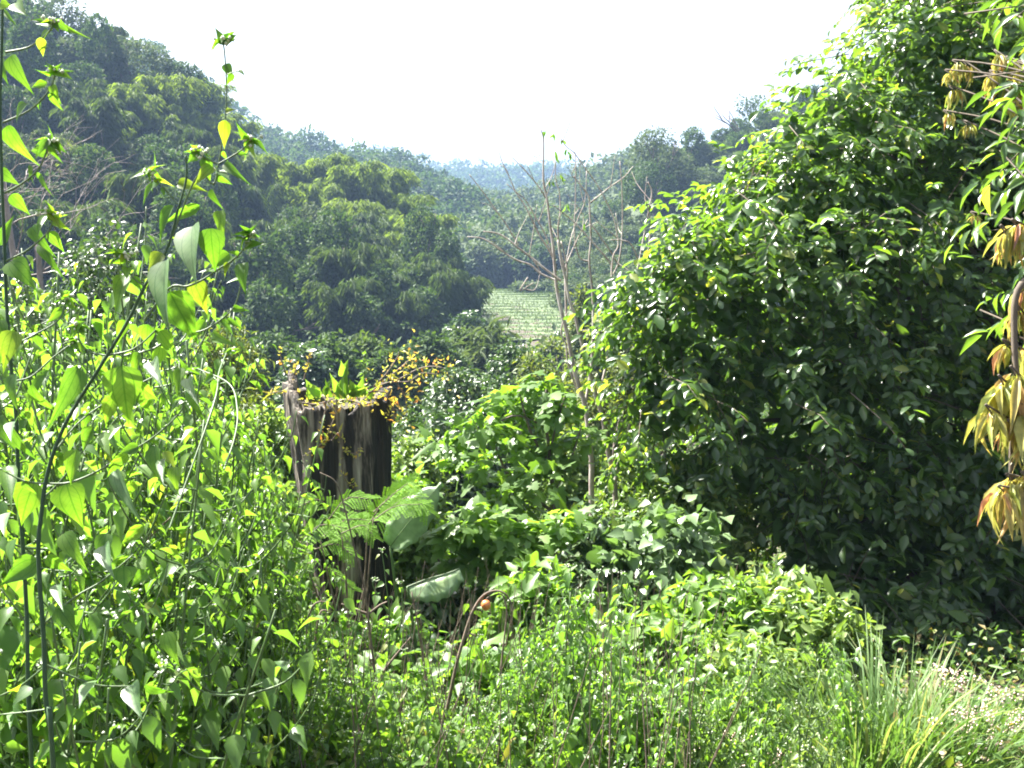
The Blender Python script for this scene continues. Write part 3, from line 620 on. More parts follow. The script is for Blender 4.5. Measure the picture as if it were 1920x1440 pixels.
for (x0, y0, x1, y1, wd) in [(640, 745, 640, 700, 26), (650, 745, 645, 680, 22), (645, 705, 640, 678, 20), (655, 745, 668, 715, 26), (668, 740, 655, 712, 24), (660, 745, 690, 718, 26), (625, 745, 605, 712, 22), (590, 745, 575, 712, 30), (600, 748, 575, 722, 24), (688, 745, 700, 728, 22), (630, 735, 622, 700, 18), (650, 695, 650, 674, 16), (675, 745, 680, 705, 24), (612, 745, 618, 705, 20), (655, 748, 665, 728, 20), (640, 750, 632, 720, 22)]:
    A, Bp = P(x0, y0, 6.45), P(x1, y1, 6.38); dv = Bp-A
    tube(g, smooth([A-vo-dv*.5, A-vo], 3), .004, .003, 4)
    place(q, T_HERO, [A-vo], [dv], [np.array([0, -1, .3])+rng.normal(size=3)*.5], np.linalg.norm(dv), wd/F*6.4)
p = pxpath([(672, 740), (678, 715), (684, 690), (682, 665)], 6.45, vo); tube(g, p, .004, .002, 5)
n = 26; k = rng.integers(4, len(p), n); place(q, T_OVATE, p[k]+rng.normal(size=(n, 3))*.012, rdir(n)+UP*.2, rdir(n)+UP, .03, .018, .3)
g.build('stem', M_STEM, ep); q.build('foliage', M_LOBE, ep, smooth=True)

# ------------------------------------------------------------------ bare sapling and its neighbour
def sapling(name, label, lines, d, gnd, leaves_at, cat='tree', extra=0):
    x0, y0 = lines[0][0][0]; b = P(x0, y0, d); b[2] = gz(b[0], b[1]); root = empty(name, b, label, cat); g = G(); q = G(); tw = G()
    for li, (pts, r0, r1, dd) in enumerate(lines):
        p = pxpath(pts, d+dd, b); 
        if li == 0 and gnd: p = np.vstack([np.array([p[0][0]+.03, p[0][1], -.25]), p])
        tube(g, p, max(r0*.6, .008), max(r1*.75, .004), 7)
        for s in range(extra):
            k = rng.integers(len(p)//3, len(p)-1); dr = unit((p[k+1]-p[k])+rng.normal(size=3)*[.6, .6, .3]*np.linalg.norm(p[k+1]-p[k])*1.4+UP*.02)
            ln = rng.uniform(.15, .45); tube(g, smooth([p[k], p[k]+dr*ln*.5+rng.normal(size=3)*.02, p[k]+dr*ln+UP*.06*ln+rng.normal(size=3)*.04]), .005, .002, 4)
    for (x, y) in leaves_at[::2]:
        A = P(x, y, d)-b; place(q, T_LANCE, [A, A+rng.normal(size=3)*.02], [np.array([.3*rng.normal(), .3*rng.normal(), -1]), np.array([.5*rng.normal(), .3*rng.normal(), -1])], rdir(2)+[0, -1, 0], rng.uniform(.05, .1), .03)
    g.build('trunk', M_TWIG, root)
    if leaves_at: q.build('foliage', M_WEED, root)
    return root
lv = [(1020, 245), (1024, 252), (1040, 250), (1038, 262), (1055, 262), (1058, 272), (1062, 280), (1044, 280), (1042, 290), (1048, 300), (1068, 290), (1046, 320), (1050, 326), (1040, 330), (1036, 340), (1062, 310), (1064, 300), (1056, 345), (1052, 355), (1062, 370), (1060, 385), (1042, 375), (1054, 400), (1090, 412), (1097, 420), (1120, 440), (1128, 445), (1124, 460), (1068, 340), (1146, 478), (1150, 482), (1128, 470), (1115, 445)]
sapling('bare_tree', 'nearly leafless sapling whose long whippy stems fan out against the valley', [
    ([(1109, 900), (1109, 870), (1104, 815), (1097, 760), (1087, 727), (1075, 687), (1065, 632), (1052, 580), (1044, 540), (1041, 512), (1037, 462), (1032, 425), (1026, 375), (1019, 340), (1019, 300), (1019, 262), (1014, 242)], .047, .008, 0),
    ([(1094, 752), (1080, 725), (1065, 682), (1061, 645), (1052, 625), (1056, 600)], .016, .01, .1),
    ([(1097, 760), (1104, 720), (1109, 682), (1112, 620), (1111, 550), (1105, 490), (1108, 450), (1106, 400), (1104, 370), (1095, 355), (1085, 342), (1076, 330)], .026, .007, .25),
    ([(1105, 490), (1086, 482), (1077, 440), (1079, 375), (1079, 295), (1077, 285)], .013, .005, .3),
    ([(1052, 527), (1025, 507), (995, 482), (975, 467), (950, 447), (930, 437), (906, 434)], .021, .008, -.2),
    ([(1040, 525), (1012, 512), (995, 497), (967, 487), (940, 470), (920, 455), (900, 446), (876, 444)], .017, .007, -.4),
    ([(1041, 512), (1040, 492), (1027, 465), (1012, 442), (1000, 417), (982, 382), (967, 360), (955, 332), (942, 305), (935, 282)], .02, .004, .1),
    ([(1038, 480), (1020, 435), (1007, 412), (985, 375), (970, 362), (950, 345)], .01, .004, .3),
    ([(972, 460), (950, 422), (927, 390), (902, 355), (880, 327)], .009, .003, .2),
    ([(1062, 600), (1060, 535), (1058, 500), (1050, 470), (1046, 430), (1050, 400), (1049, 362), (1042, 335), (1042, 300)], .02, .005, .3),
    ([(1062, 495), (1082, 450), (1102, 412)], .012, .007, .2), ([(1058, 520), (1070, 450), (1085, 407), (1097, 375), (1100, 320)], .012, .004, .35),
    ([(1062, 540), (1063, 500), (1052, 452)], .013, .008, .05), ([(1107, 380), (1145, 350), (1170, 332), (1187, 312)], .01, .004, .1), ([(1012, 512), (1008, 500), (994, 480), (994, 474)], .008, .005, -.3),
    ([(1026, 375), (1010, 350), (985, 320), (957, 292)], .007, .003, .2), ([(990, 520), (975, 545), (1000, 530)], .005, .003, -.2)], 9.3, True, lv[:16]+lv[20:28:2], extra=1)
sapling('bare_tree', 'forked leafless sapling with arching tips close to the big glossy tree', [
    ([(1155, 1000), (1152, 902), (1140, 845), (1130, 782), (1117, 740), (1105, 695), (1095, 657), (1085, 620), (1078, 590), (1067, 560), (1060, 520), (1052, 490), (1046, 450)], .045, .012, 0),
    ([(1154, 900), (1162, 857), (1171, 827), (1182, 795)], .032, .02, -.1), ([(1168, 850), (1185, 815), (1200, 790)], .012, .006, -.1),
    ([(1122, 740), (1132, 707), (1140, 670), (1146, 632), (1150, 580), (1148, 540), (1147, 512), (1145, 495), (1127, 472), (1107, 450), (1082, 422), (1057, 400), (1037, 385)], .026, .006, .15),
    ([(1147, 512), (1150, 480), (1159, 462), (1157, 437), (1150, 407), (1130, 365), (1117, 342), (1097, 315), (1077, 287), (1062, 275), (1050, 258)], .014, .004, .1),
    ([(1147, 520), (1161, 487), (1167, 425), (1166, 350), (1162, 302)], .01, .004, .2), ([(1185, 560), (1206, 450), (1217, 392), (1222, 360), (1215, 341)], .012, .007, -.1), ([(1216, 470), (1220, 420), (1212, 380), (1209, 370)], .008, .005, -.1),
    ([(1200, 500), (1192, 475), (1180, 455), (1160, 450), (1145, 450)], .01, .006, 0), ([(1108, 420), (1130, 450), (1150, 480), (1160, 500)], .01, .006, .2), ([(1152, 880), (1150, 840), (1158, 800), (1165, 770)], .01, .005, .1)], 8.6, True, [], extra=1)

# grey bare tree at the upper left
b = P(40, 640, 13.5); b[2] = gz(b[0], b[1]); root = empty('bare_tree', b, 'pale grey leafless tree with drooping twigs behind the weeds at the left edge', 'tree'); g = G()
for (x, y) in ((5, 330), (70, 420), (-60, 380), (30, 470)):
    q = P(x, y, 13.5+rng.normal()*.4)-b; tube(g, smooth([np.zeros(3)+[rng.normal()*.2, 0, -.2], q*.5+[.1, 0, 0], q]), .07, .035, 6)
    for r in range(3):
        grow(g, q-UP*rng.uniform(0, .8), unit(np.array([rng.uniform(-.2, 1.2), rng.normal()*.3, rng.uniform(.1, 1.1)])), .85, .013, 3, None, 4, .5, -.05, 4, .72, (2, 3))
g.build('trunk', M_GREY, root)

# ------------------------------------------------------------------ lobed-leaf tree
b = P(1040, 980, 7.6); b[2] = gz(b[0], b[1]); lt = empty('young_tree', b, 'young tree with bright lobed leaves standing right of the stump', 'tree'); g = G(); q = G(); e = []
for pts, r in (([(1040, 1060), (1040, 980), (1030, 850), (1022, 770), (1024, 730)], .025), ([(1030, 870), (1000, 820), (985, 780), (975, 740)], .014), ([(1037, 960), (960, 900), (925, 830), (900, 790)], .016), ([(1034, 930), (1070, 860), (1090, 800)], .014), ([(1030, 850), (1045, 790), (1060, 740)], .01), ([(1022, 800), (960, 780), (890, 830)], .01)):
    p = pxpath(pts, 7.6, b); 
    if r == .025: p = np.vstack([[p[0][0], p[0][1], -.2], p])
    tube(g, p, r, .006, 6)
def E(px, py, rx, ry, d, off, dz=1.0): c = P(px, py, d)-off; s = d/F; return (*c, rx*s, rx*s*dz, ry*s)
for (x, y, rx, ry, n) in [(1010, 735, 65, 36, 110), (960, 755, 60, 30, 80), (900, 800, 60, 30, 70), (840, 830, 50, 25, 45), (1090, 820, 40, 25, 35), (1050, 765, 40, 32, 70), (985, 820, 80, 40, 90), (1040, 850, 45, 36, 70), (930, 880, 80, 40, 90), (870, 860, 45, 35, 60), (1010, 900, 80, 40, 80), (950, 945, 70, 35, 90)]:
    p, nr = cloud([E(x, y, rx, ry, 7.6+rng.normal()*.2, b)], n, .25); n = len(p)
    tip = unit(nr*[.7, .7, .1]+rdir(n)*.5-UP*.35); place(q, T_LOBE, p, tip, unit(UP+rdir(n)*.55+SUNV*.2), .105*np.exp(rng.normal(size=n)*.3), .1*np.exp(rng.normal(size=n)*.2), rng.random(n))
g.build('trunk', M_BARK, lt); q.build('foliage', M_LOBE, lt)
b = P(930, 1030, 6.3); b[2] = gz(b[0], b[1]); lt = empty('young_tree', b, 'lower dark-shaded clump of lobed leaves in front of the young lobed-leaf tree', 'shrub'); g = G(); q = G()
for k in range(5): tube(g, smooth([[0, 0, -.1], [rng.normal()*.1, 0, .4], [rng.normal()*.3, .1, .9]]), .012, .006, 5)
for (x, y, rx, ry, n) in [(900, 975, 70, 30, 120), (850, 1000, 50, 25, 70), (950, 1010, 70, 35, 110), (1010, 1000, 50, 30, 60), (880, 1050, 50, 30, 60), (960, 1060, 60, 30, 70), (1060, 980, 50, 30, 60)]:
    p, nr = cloud([E(x, y, rx, ry, 6.3, b)], n, .25); n = len(p)
    place(q, T_LOBE, p, unit(nr*[.7, .7, .1]+rdir(n)*.5-UP*.3), unit(UP+rdir(n)*.5), .1*np.exp(rng.normal(size=n)*.3), .1, rng.random(n))
g.build('stem', M_BARK, lt); q.build('foliage', M_LOBE, lt)

# ------------------------------------------------------------------ big glossy tree
def twigs(gs, gl, p, nr, ln, nl, T, L, W, droop=.3, tint=None):
    n = len(p); dr = unit(nr*[1, 1, .4]+rdir(n)*.45-UP*droop); ln = ln*np.exp(rng.normal(size=n)*.25)
    side = unit(np.cross(dr, UP+rdir(n)*.2)); s = np.linspace(.15, 1, nl)
    pos = (p[:, None]+dr[:, None]*(s[None, :, None]*ln[:, None, None])-UP*(s[None, :, None]**2*ln[:, None, None]*.25)).reshape(-1, 3)
    sg = np.where(np.arange(nl) % 2, 1., -1.)*(1-.8*(np.arange(nl) == nl-1))
    m = n*nl; S = (side[:, None]*sg[None, :, None]).reshape(-1, 3); DR = np.repeat(dr, nl, 0)
    tip = unit(S*.8+DR*.55-UP*.3+rdir(m)*.35); nm = unit(UP*.75+np.repeat(nr, nl, 0)*.45+rdir(m)*.75)
    Lv = L*np.exp(rng.normal(size=m)*.25); place(gl, T, pos, tip, nm, Lv, Lv*W/L, np.clip(rng.normal(.45, .25, m), 0, 1) if tint is None else tint, np.abs(rng.normal(size=m))*.15)
    if gs is not None:
        for i in range(0, n, 3): tube(gs, [p[i]-dr[i]*.25, p[i]+dr[i]*ln[i]*.5-UP*ln[i]*.06, p[i]+dr[i]*ln[i]-UP*ln[i]*.25], .006, .002, 3, cap=False)
b = P(1900, 900, 10.2); b[2] = gz(b[0], b[1]); bt = empty('big_tree', b, 'huge dense tree with dark glossy leaves filling the right side', 'tree'); g = G(); q = G(); tg = G()
spec = [(1470, 540, 230, 200, 8.8), (1300, 560, 130, 120, 8.2), (1270, 690, 110, 110, 8.2), (1570, 360, 170, 150, 9), (1440, 410, 100, 80, 8.4), (1340, 450, 80, 60, 8.3), (1720, 210, 180, 150, 9.2), (1590, 225, 100, 85, 8.8), (1500, 250, 60, 60, 8.6), (1860, 40, 210, 160, 9.4), (1745, 80, 100, 90, 9), (1480, 760, 210, 170, 8.4), (1390, 850, 120, 100, 8.2),
        (1650, 560, 260, 200, 9.2), (1580, 480, 120, 60, 8.3), (1720, 400, 130, 70, 8.4), (1640, 700, 130, 70, 8.2), (1700, 930, 260, 200, 9), (1560, 1020, 150, 110, 8.2), (1760, 1130, 230, 170, 8.3), (1650, 1190, 150, 90, 7.7), (1850, 1260, 180, 90, 7.6), (1720, 1260, 120, 60, 7.5), (1880, 1000, 250, 230, 8.9), (1900, 600, 260, 260, 9.6), (1950, 250, 260, 220, 9.6), (2100, 500, 300, 400, 9.5), (2000, -150, 300, 200, 9.8), (1620, 1120, 110, 80, 8.0), (1240, 770, 80, 60, 8.1), (1870, 330, 110, 60, 8.6), (1780, 860, 120, 50, 8.0)]
el = [E(x, y, rx, ry, d, b, .85) for x, y, rx, ry, d in spec]
p, nr = cloud(el, 13500, .85); p = p+nr*rng.normal(size=(len(p), 1))*.15
ph = p+.25*np.sin(p[:, [1, 2, 0]]*2.3+1); gap = np.sin(ph[:, 0]*4.1+.7)*np.sin(ph[:, 2]*6.3+ph[:, 0]*1.5)+.6*np.sin(ph[:, 1]*5+ph[:, 2]*3.1)+.45*np.sin(ph[:, 0]*9+ph[:, 2]*11)
keep = gap > .0; p, nr = p[keep], nr[keep]
twigs(tg, q, p, nr, .29, 9, T_OBOV, .09, .047)
# inner boughs, filled with darker leaves added to block light inside the crown
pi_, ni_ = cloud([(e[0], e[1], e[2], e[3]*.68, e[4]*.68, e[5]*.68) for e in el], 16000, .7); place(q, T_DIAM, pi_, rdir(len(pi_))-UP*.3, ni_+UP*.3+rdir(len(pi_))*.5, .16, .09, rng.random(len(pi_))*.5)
p, nr = cloud([(e[0], e[1], e[2], e[3]*.75, e[4]*.75, e[5]*.75) for e in el], 1100, .6); twigs(None, q, p, nr, .45, 8, T_OBOV, .12, .05)
tube(g, smooth([[0, 0, -.3], [.05, 0, 1.2], [-.1, .1, 2.6], [0, 0, 4.6], [.1, 0, 6.5]]), .24, .08, 10)
for e in el:
    a = np.array([0, 0, rng.uniform(.8, 1)*np.clip(e[2]-.8, .8, 6)]); c = np.array(e[:3]); tube(g, smooth([a, a*.45+c*.55+[0, 0, .15], a*.15+c*.85]), .05, .012, 6)
g.build('trunk', M_BARK, bt); tg.build('twig', M_BARK, bt); q.build('foliage', M_GLOSS, bt)

# mango tree at the right edge with limp young leaves
b = P(2200, 900, 4.4); b[2] = gz(b[0], b[1]); mt = empty('mango_tree', b, 'tree at the right edge with limp yellow and orange young leaves hanging in tassels', 'tree'); g = G(); q = G(); k2 = G()
tube(g, smooth([[0, 0, -.2], [.05, 0, 1], [-.05, 0, 2.2], [0, .1, 3.6], [.1, .15, 5.2]]), .09, .015, 8)
pm, nm_ = cloud([(.5, .5, 3.4, 1.3, 1.2, 1.6), (.6, .4, 4.6, 1.1, 1, .9), (.9, .3, 2.2, 1, .9, .9)], 420, .35); kp = pm[:, 0] > -.1; twigs(g, k2, pm[kp], nm_[kp], .35, 9, T_LANCE, .16, .04, .4)
cl = [(1890, 705, 130, 3.5), (1868, 722, 110, 3.5), (1845, 775, 100, 3.45), (1912, 770, 120, 3.5), (1885, 800, 90, 3.5), (1882, 900, 110, 3.5), (1910, 895, 125, 3.5), (1868, 922, 100, 3.45), (1935, 900, 120, 3.5), (1893, 425, 85, 3.6), (1872, 440, 70, 3.6), (1915, 420, 95, 3.6), (1912, 545, 90, 3.6), (1940, 640, 120, 3.6), (1900, 590, 60, 3.6), (1875, 650, 60, 3.6),
      (1782, 120, 42, 5.2), (1800, 125, 38, 5.2), (1768, 138, 30, 5.2), (1858, 105, 45, 5.2), (1880, 115, 40, 5.2), (1850, 140, 50, 5.2), (1875, 160, 55, 5.2), (1900, 125, 50, 5.2), (1775, 170, 40, 5.2), (1765, 215, 34, 5.2), (1800, 235, 30, 5.2), (1910, 165, 50, 5.2), (1815, 405, 22, 5.2), (1890, 200, 40, 5.2)]
for x, y, s, d in cl:
    s *= .82; x += 14
    c = P(x, y, d)-b; n = 20; a = rng.uniform(0, 6.28, n); rad = np.stack([np.cos(a), np.sin(a), 0*a], -1)
    tip = unit(rad*rng.uniform(.15, .75, n)[:, None]-UP*rng.uniform(.3, 1, n)[:, None]+rdir(n)*.12); Lm = s/F*d*rng.uniform(.5, 1.1, n)
    place(q, T_LANCE, c+rad*.012+rdir(n)*.01, tip, UP+rad*.4+rdir(n)*.45, Lm, Lm*rng.uniform(.13, .22, n), np.clip(rng.normal(.4, .3, n), 0, 1), rng.uniform(-.1, .4, n))
    a0 = np.array([-.02, 0, np.clip(c[2]+rng.uniform(-1.3, -.4), .3, 3.5)]); tube(g, smooth([a0, a0*.4+c*.6+[0, 0, .12], c+[0, 0, .02], c]), .007, .003, 5)
tube(g, pxpath([(1960, 500), (1908, 545), (1902, 640), (1908, 745), (1898, 800), (1895, 900)], 3.56, b), .014, .008, 6)
p = P(rng.uniform(1900, 2080, 110), rng.uniform(-50, 700, 110), rng.uniform(4.2, 5.0, 110))-b; nr = rdir(len(p))*[1, 1, .3]
p = p[(p[:, 0] > -0.75)]; nr = nr[:len(p)]; twigs(g, k2, p, nr, .2, 6, T_LANCE, .11, .035, .4)
g.build('trunk', M_BARK, mt); q.build('young_foliage', M_MANGO, mt); k2.build('foliage', M_GLOSS, mt)
#PART3
# ------------------------------------------------------------------ weeds
def blobs(g, p, r):
    n = len(p); V = np.array([(1, 0, 0), (-1, 0, 0), (0, 1, 0), (0, -1, 0), (0, 0, 1), (0, 0, -1)], float)
    A = p[:, None]+V[None]*np.broadcast_to(np.asarray(r, float), (n,))[:, None, None]; Fc = np.array([(0, 2, 4), (2, 1, 4), (1, 3, 4), (3, 0, 4), (2, 0, 5), (1, 2, 5), (3, 1, 5), (0, 3, 5)])
    g.add(A, (Fc[None]+(np.arange(n)*6)[:, None, None]).reshape(-1, 3), None, .5)
class Weed:
    def __init__(s, T=T_OVATE, L=.07, W=.55): s.gs, s.gl, s.gf, s.T, s.L, s.W = G(), G(), G(), T, L, W; s.items = []
    def leaf(s, pos, tip, nrm, L, W=None): s.items.append((pos, tip, nrm, L, W or L*s.W))
    def stem(s, pts, r0, r1, step=.08, L0=None, br=0., flower=False, sm=True, start=.15, lean=.75, sides=6, depth=0):
        p = smooth(pts, 6) if sm else np.asarray(pts, float); tube(s.gs, p, r0, r1, sides)
        seg = np.linalg.norm(np.diff(p, axis=0), axis=1); cum = np.concatenate([[0], np.cumsum(seg)]); tot = cum[-1]
        L0 = L0 or s.L; a = rng.uniform(0, 3.1); t = start*tot
        while t < tot*.99:
            k = min(int(np.searchsorted(cum, t)), len(p)-1); k = max(k, 1); f = (t-cum[k-1])/max(seg[k-1], 1e-6); c = p[k-1]*(1-f)+p[k]*f; ax = unit(p[k]-p[k-1])
            u = unit(np.cross(ax, [.3, .2, 1] if abs(ax[2]) < .9 else [1, 0, 0])); v = np.cross(ax, u); tr = t/tot
            sz = L0*(1-.55*tr**2)*(.75+.25*min(1, tr*4))
            for sg in (1, -1):
                sd = sg*(u*math.cos(a)+v*math.sin(a)); sd = unit(sd*[1, 1, .4]+rng.normal(size=3)*.15)
                if rng.random() < .88:
                    pet = c+sd*.012+UP*.004; tp = unit(sd*lean+ax*.15-UP*rng.uniform(.25, 1.0)); s.leaf(pet, tp, unit(UP*.6+sd*.9+rng.normal(size=3)*.3), sz*rng.uniform(.5, 1.3))
                if br and .2 < tr < .95 and rng.random() < br and depth < 2:
                    bl = rng.uniform(.12, .32)*(1.15-tr*.6)*(tot/1.3)**.5; e = c+sd*bl*.75+UP*bl*.55
                    s.stem([c, c+sd*bl*.4+UP*bl*.1, e, e+UP*bl*.3+sd*.02], r1*1.1, .0012, step*.75, L0*.6, 0 if depth else .1, True, start=.3, sides=5, depth=depth+1)
            a += 1.57+rng.normal()*.2; t += step*rng.uniform(.75, 1.25)*(1.1-.4*tr)
        if flower and rng.random() < (1 if depth == 0 and s.T is T_HERO else .07): s.flower(p[-1])
    def flower(s, c, n=9, r=.012):
        q = c+rng.normal(size=(n, 3))*r*[1, 1, .5]; blobs(s.gf, q, rng.uniform(.002, .0045, n))
        for i in range(3): s.leaf(c, unit(rng.normal(size=3)*[1, 1, .3]+UP*.1), UP+rng.normal(size=3)*.3, .022)
    def done(s, root, off=None, mat=None, smooth_=False, fm=None, stem=None):
        off = np.zeros(3) if off is None else off
        if s.items:
            a = [np.array([i[k] for i in s.items], float) for k in range(5)]
            place(s.gl, s.T, a[0], a[1], a[2], a[3], a[4], None, np.abs(rng.normal(size=len(a[0])))*.2)
        for gg in (s.gs, s.gl, s.gf): gg.shift(off)
        s.gs.build('stem', stem or M_STEM, root); s.gl.build('foliage', mat or M_WEED, root, smooth_)
        if s.gf.n: s.gf.build('blossom', fm or M_FLOWER, root)
def weed_proto(h, nst, L, W, mat, br=.35, step=.085, T=T_OVATE, flower=True, spreadr=.25, fm=None, stem=None, name='weed'):
    r = empty(name, (0, 0, -50)); w_ = Weed(T, L, W)
    for i in range(nst):
        a = rng.uniform(0, 6.28); d = np.array([math.cos(a), math.sin(a), 0]); hh = h*rng.uniform(.7, 1.0) if i else h; l = rng.uniform(.02, spreadr)*h
        w_.stem([d*.02-UP*.05, d*l*.25+UP*hh*.35, d*l*.6+UP*hh*.7+rng.normal(size=3)*.02, d*l+UP*hh], .0055, .002, step, None, br, flower)
    w_.done(r, mat=mat, fm=fm, stem=stem); return r
WP = [weed_proto(1.5, 4, .095, .55, M_WEED, .35, .085), weed_proto(1.5, 4, .08, .5, M_WEED, .35, .08), weed_proto(1.3, 4, .115, .55, M_WEED, .3, .1)]
WS = [weed_proto(.9, 5, .1, .5, M_WEED, .35, .07), weed_proto(.8, 6, .078, .45, M_LOBE, .4, .06), weed_proto(.9, 5, .125, .85, M_LOBE, .25, .08), weed_proto(.75, 6, .066, .48, M_SMALL, .45, .055)]
WN = {id(o): s for o, s in zip(WP+WS, ['dense', 'slender', 'large-leaved', 'bushy medium-leaved', 'fine-leaved', 'round-leaved', 'very fine-leaved'])}
def top_mid(px): return np.interp(px, [-100, 0, 120, 250, 350, 430, 480, 560, 640, 720, 800, 900, 1000, 1100, 1200, 1300, 1500, 1600, 1800, 2000], [520, 560, 610, 680, 740, 820, 900, 1060, 1240, 1240, 1250, 1270, 1150, 1130, 1120, 1100, 1150, 1290, 1330, 1330])
def scatter(n, pxr, dr, protos, jit, label, cat, group, hmax=2.2, topf=top_mid, hmin=.3, add=0):
    c = 0; tries = 0
    while c < n and tries < n*20:
        tries += 1; px = rng.uniform(*pxr); d = rng.uniform(*dr); ty = topf(px)+rng.exponential(jit)+add; q = P(px, ty, d); z = float(gz(q[0], q[1])); h = q[2]-z
        if h < hmin or h > hmax: 
            if h < hmin: continue
            h = hmax
        pr = protos[int(rng.integers(0, len(protos)))]; ph = 1.4 if pr in WP else .85
        spawn(pr, (q[0], q[1], z-.02), rng.uniform(0, 6.28), float(np.clip(h/ph, .5, 1.5)), f"{WN[id(pr)]} {label}, {'at its back' if d > dr[0]+.66*(dr[1]-dr[0]) else 'in its middle' if d > dr[0]+.33*(dr[1]-dr[0]) else 'at its front'}, {'left' if px < pxr[0]+(pxr[1]-pxr[0])/3 else 'middle' if px < pxr[0]+(pxr[1]-pxr[0])*2/3 else 'right'} part", cat, group); c += 1
scatter(42, (-70, 330), (2.4, 5), WP, 110, 'weed in the tall thicket along the left side', 'weed', 'tall weeds on the left', 2.5)
scatter(16, (-60, 300), (1.7, 2.6), [WP[0], WP[2]], 130, 'weed in the near thicket at the left edge', 'weed', 'near weeds at the left edge', 2.0, lambda p: 600+max(0, p)*1.0)
scatter(10, (-60, 330), (2.2, 3.2), [WP[1]], 60, 'weed standing taller than its neighbours at the left', 'weed', 'tallest weeds on the left', 2.3, lambda p: 500+max(0, p-100)*.6)
scatter(50, (150, 560), (3, 6), WP+WS[:2], 100, 'weed in the tangle left of the stump', 'weed', 'weeds left of the stump', 2.2)
scatter(30, (-60, 600), (2.5, 4.0), WS+WP[1:2], 60, 'low weed in the bottom left tangle', 'weed', 'weeds at the bottom left', 1.3, lambda p: max(1080, top_mid(p)))
scatter(34, (560, 1080), (3.2, 5.4), WS[:3], 70, 'weed in the patch below the stump', 'weed', 'weeds in the bottom middle', 1.1)
scatter(20, (1150, 1620), (3.0, 4.4), WS[:2]+WS[3:], 50, 'low weed in the patch below the big tree', 'weed', 'weeds at the bottom right', 1.0, lambda p: 1200)
scatter(16, (1500, 2000), (3.6, 4.6), WS[3:], 50, 'low weed in the row behind the grass', 'weed', 'weeds behind the grass', .8, lambda p: 1330)

scatter(12, (-120, 420), (1.55, 2.3), [WP[2]], 80, 'broad weed close to the lens at the lower left', 'weed', 'broad weeds near the lens', 1.5, lambda p: 1000)
scatter(22, (480, 1120), (2.9, 3.8), [WS[2]], 70, 'broad weed along the bottom edge', 'weed', 'broad weeds along the bottom edge', .9, lambda p: 1270)
scatter(10, (380, 1250), (2.9, 3.6), [WP[2]], 60, 'pointed weed along the bottom edge', 'weed', 'pointed weeds along the bottom edge', .9, lambda p: 1200)
# fine-leaved shrubs at the lower right
def lowbush(px, top, wpx, d, mat, T, L, W, n, label, **k): return bush(px, top, wpx, d, mat, T, L, W, n, label, nl=20, fr=.42, dense=.4, out=.5, **k)
lowbush(1450, 1075, 240, 5.4, M_SMALL, T_OVATE, .075, .036, 2200, 'dense mound of bright leaves below the big glossy tree')
lowbush(1330, 1110, 230, 5.2, M_LOBE, T_OVATE, .085, .045, 1500, 'light green leafy shrub left of the densest mound')
lowbush(1550, 1150, 140, 5.0, M_SMALL, T_OBOV, .075, .03, 1100, 'small bright shrub at the foot of the big glossy tree')
lowbush(1400, 1200, 240, 4.3, M_SMALL, T_OVATE, .055, .027, 2300, 'fine-leaved shrub low at the right of the bottom edge')
lowbush(1240, 1180, 190, 4.5, M_LOBE, T_OVATE, .075, .045, 1300, 'broad-leaved green shrub above the bottom edge right of the middle')
lowbush(1190, 1290, 170, 3.9, M_WEED, T_OVATE, .075, .04, 900, 'loose leafy shrub at the bottom edge right of the middle')
lowbush(1340, 1300, 160, 3.8, M_WEED, T_OVATE, .06, .035, 1000, 'loose leafy shrub at the bottom edge under the fine-leaved one')
lowbush(1010, 1090, 140, 5.6, M_LOBE, T_OVATE, .1, .06, 700, 'broad-leaved shrub right of the orange fruit')
lowbush(850, 1110, 170, 6.4, M_DARK, T_OVATE, .09, .055, 1300, 'dark-leaved shrub put in for the shaded gap behind the orange fruit')  # dark leaf colour stands in for the shade of this gap
lowbush(770, 1180, 130, 5.6, M_WEED, T_OVATE, .075, .045, 800, 'leafy shrub hiding the right foot of the stump')
lowbush(640, 1170, 140, 5.4, M_WEED, T_OVATE, .075, .04, 900, 'leafy shrub hiding the foot of the stump')
lowbush(900, 1250, 180, 4.6, M_LOBE, T_OVATE, .09, .06, 700, 'broad-leaved shrub under the orange fruit')
lowbush(700, 1290, 160, 4.2, M_LOBE, T_OVATE, .09, .06, 600, 'broad-leaved shrub above the bottom edge below the stump')
lowbush(1120, 1180, 180, 5.2, M_SMALL, T_OVATE, .05, .025, 2000, 'leafy shrub behind the long-leaved weed')
lowbush(520, 1000, 130, 6.0, M_SMALL, T_OVATE, .05, .028, 1800, 'fresh green shrub in front of the left foot of the stump')
lowbush(430, 930, 200, 6.0, M_SMALL, T_OVATE, .05, .028, 3000, 'fresh green shrub between the weeds and the stump')

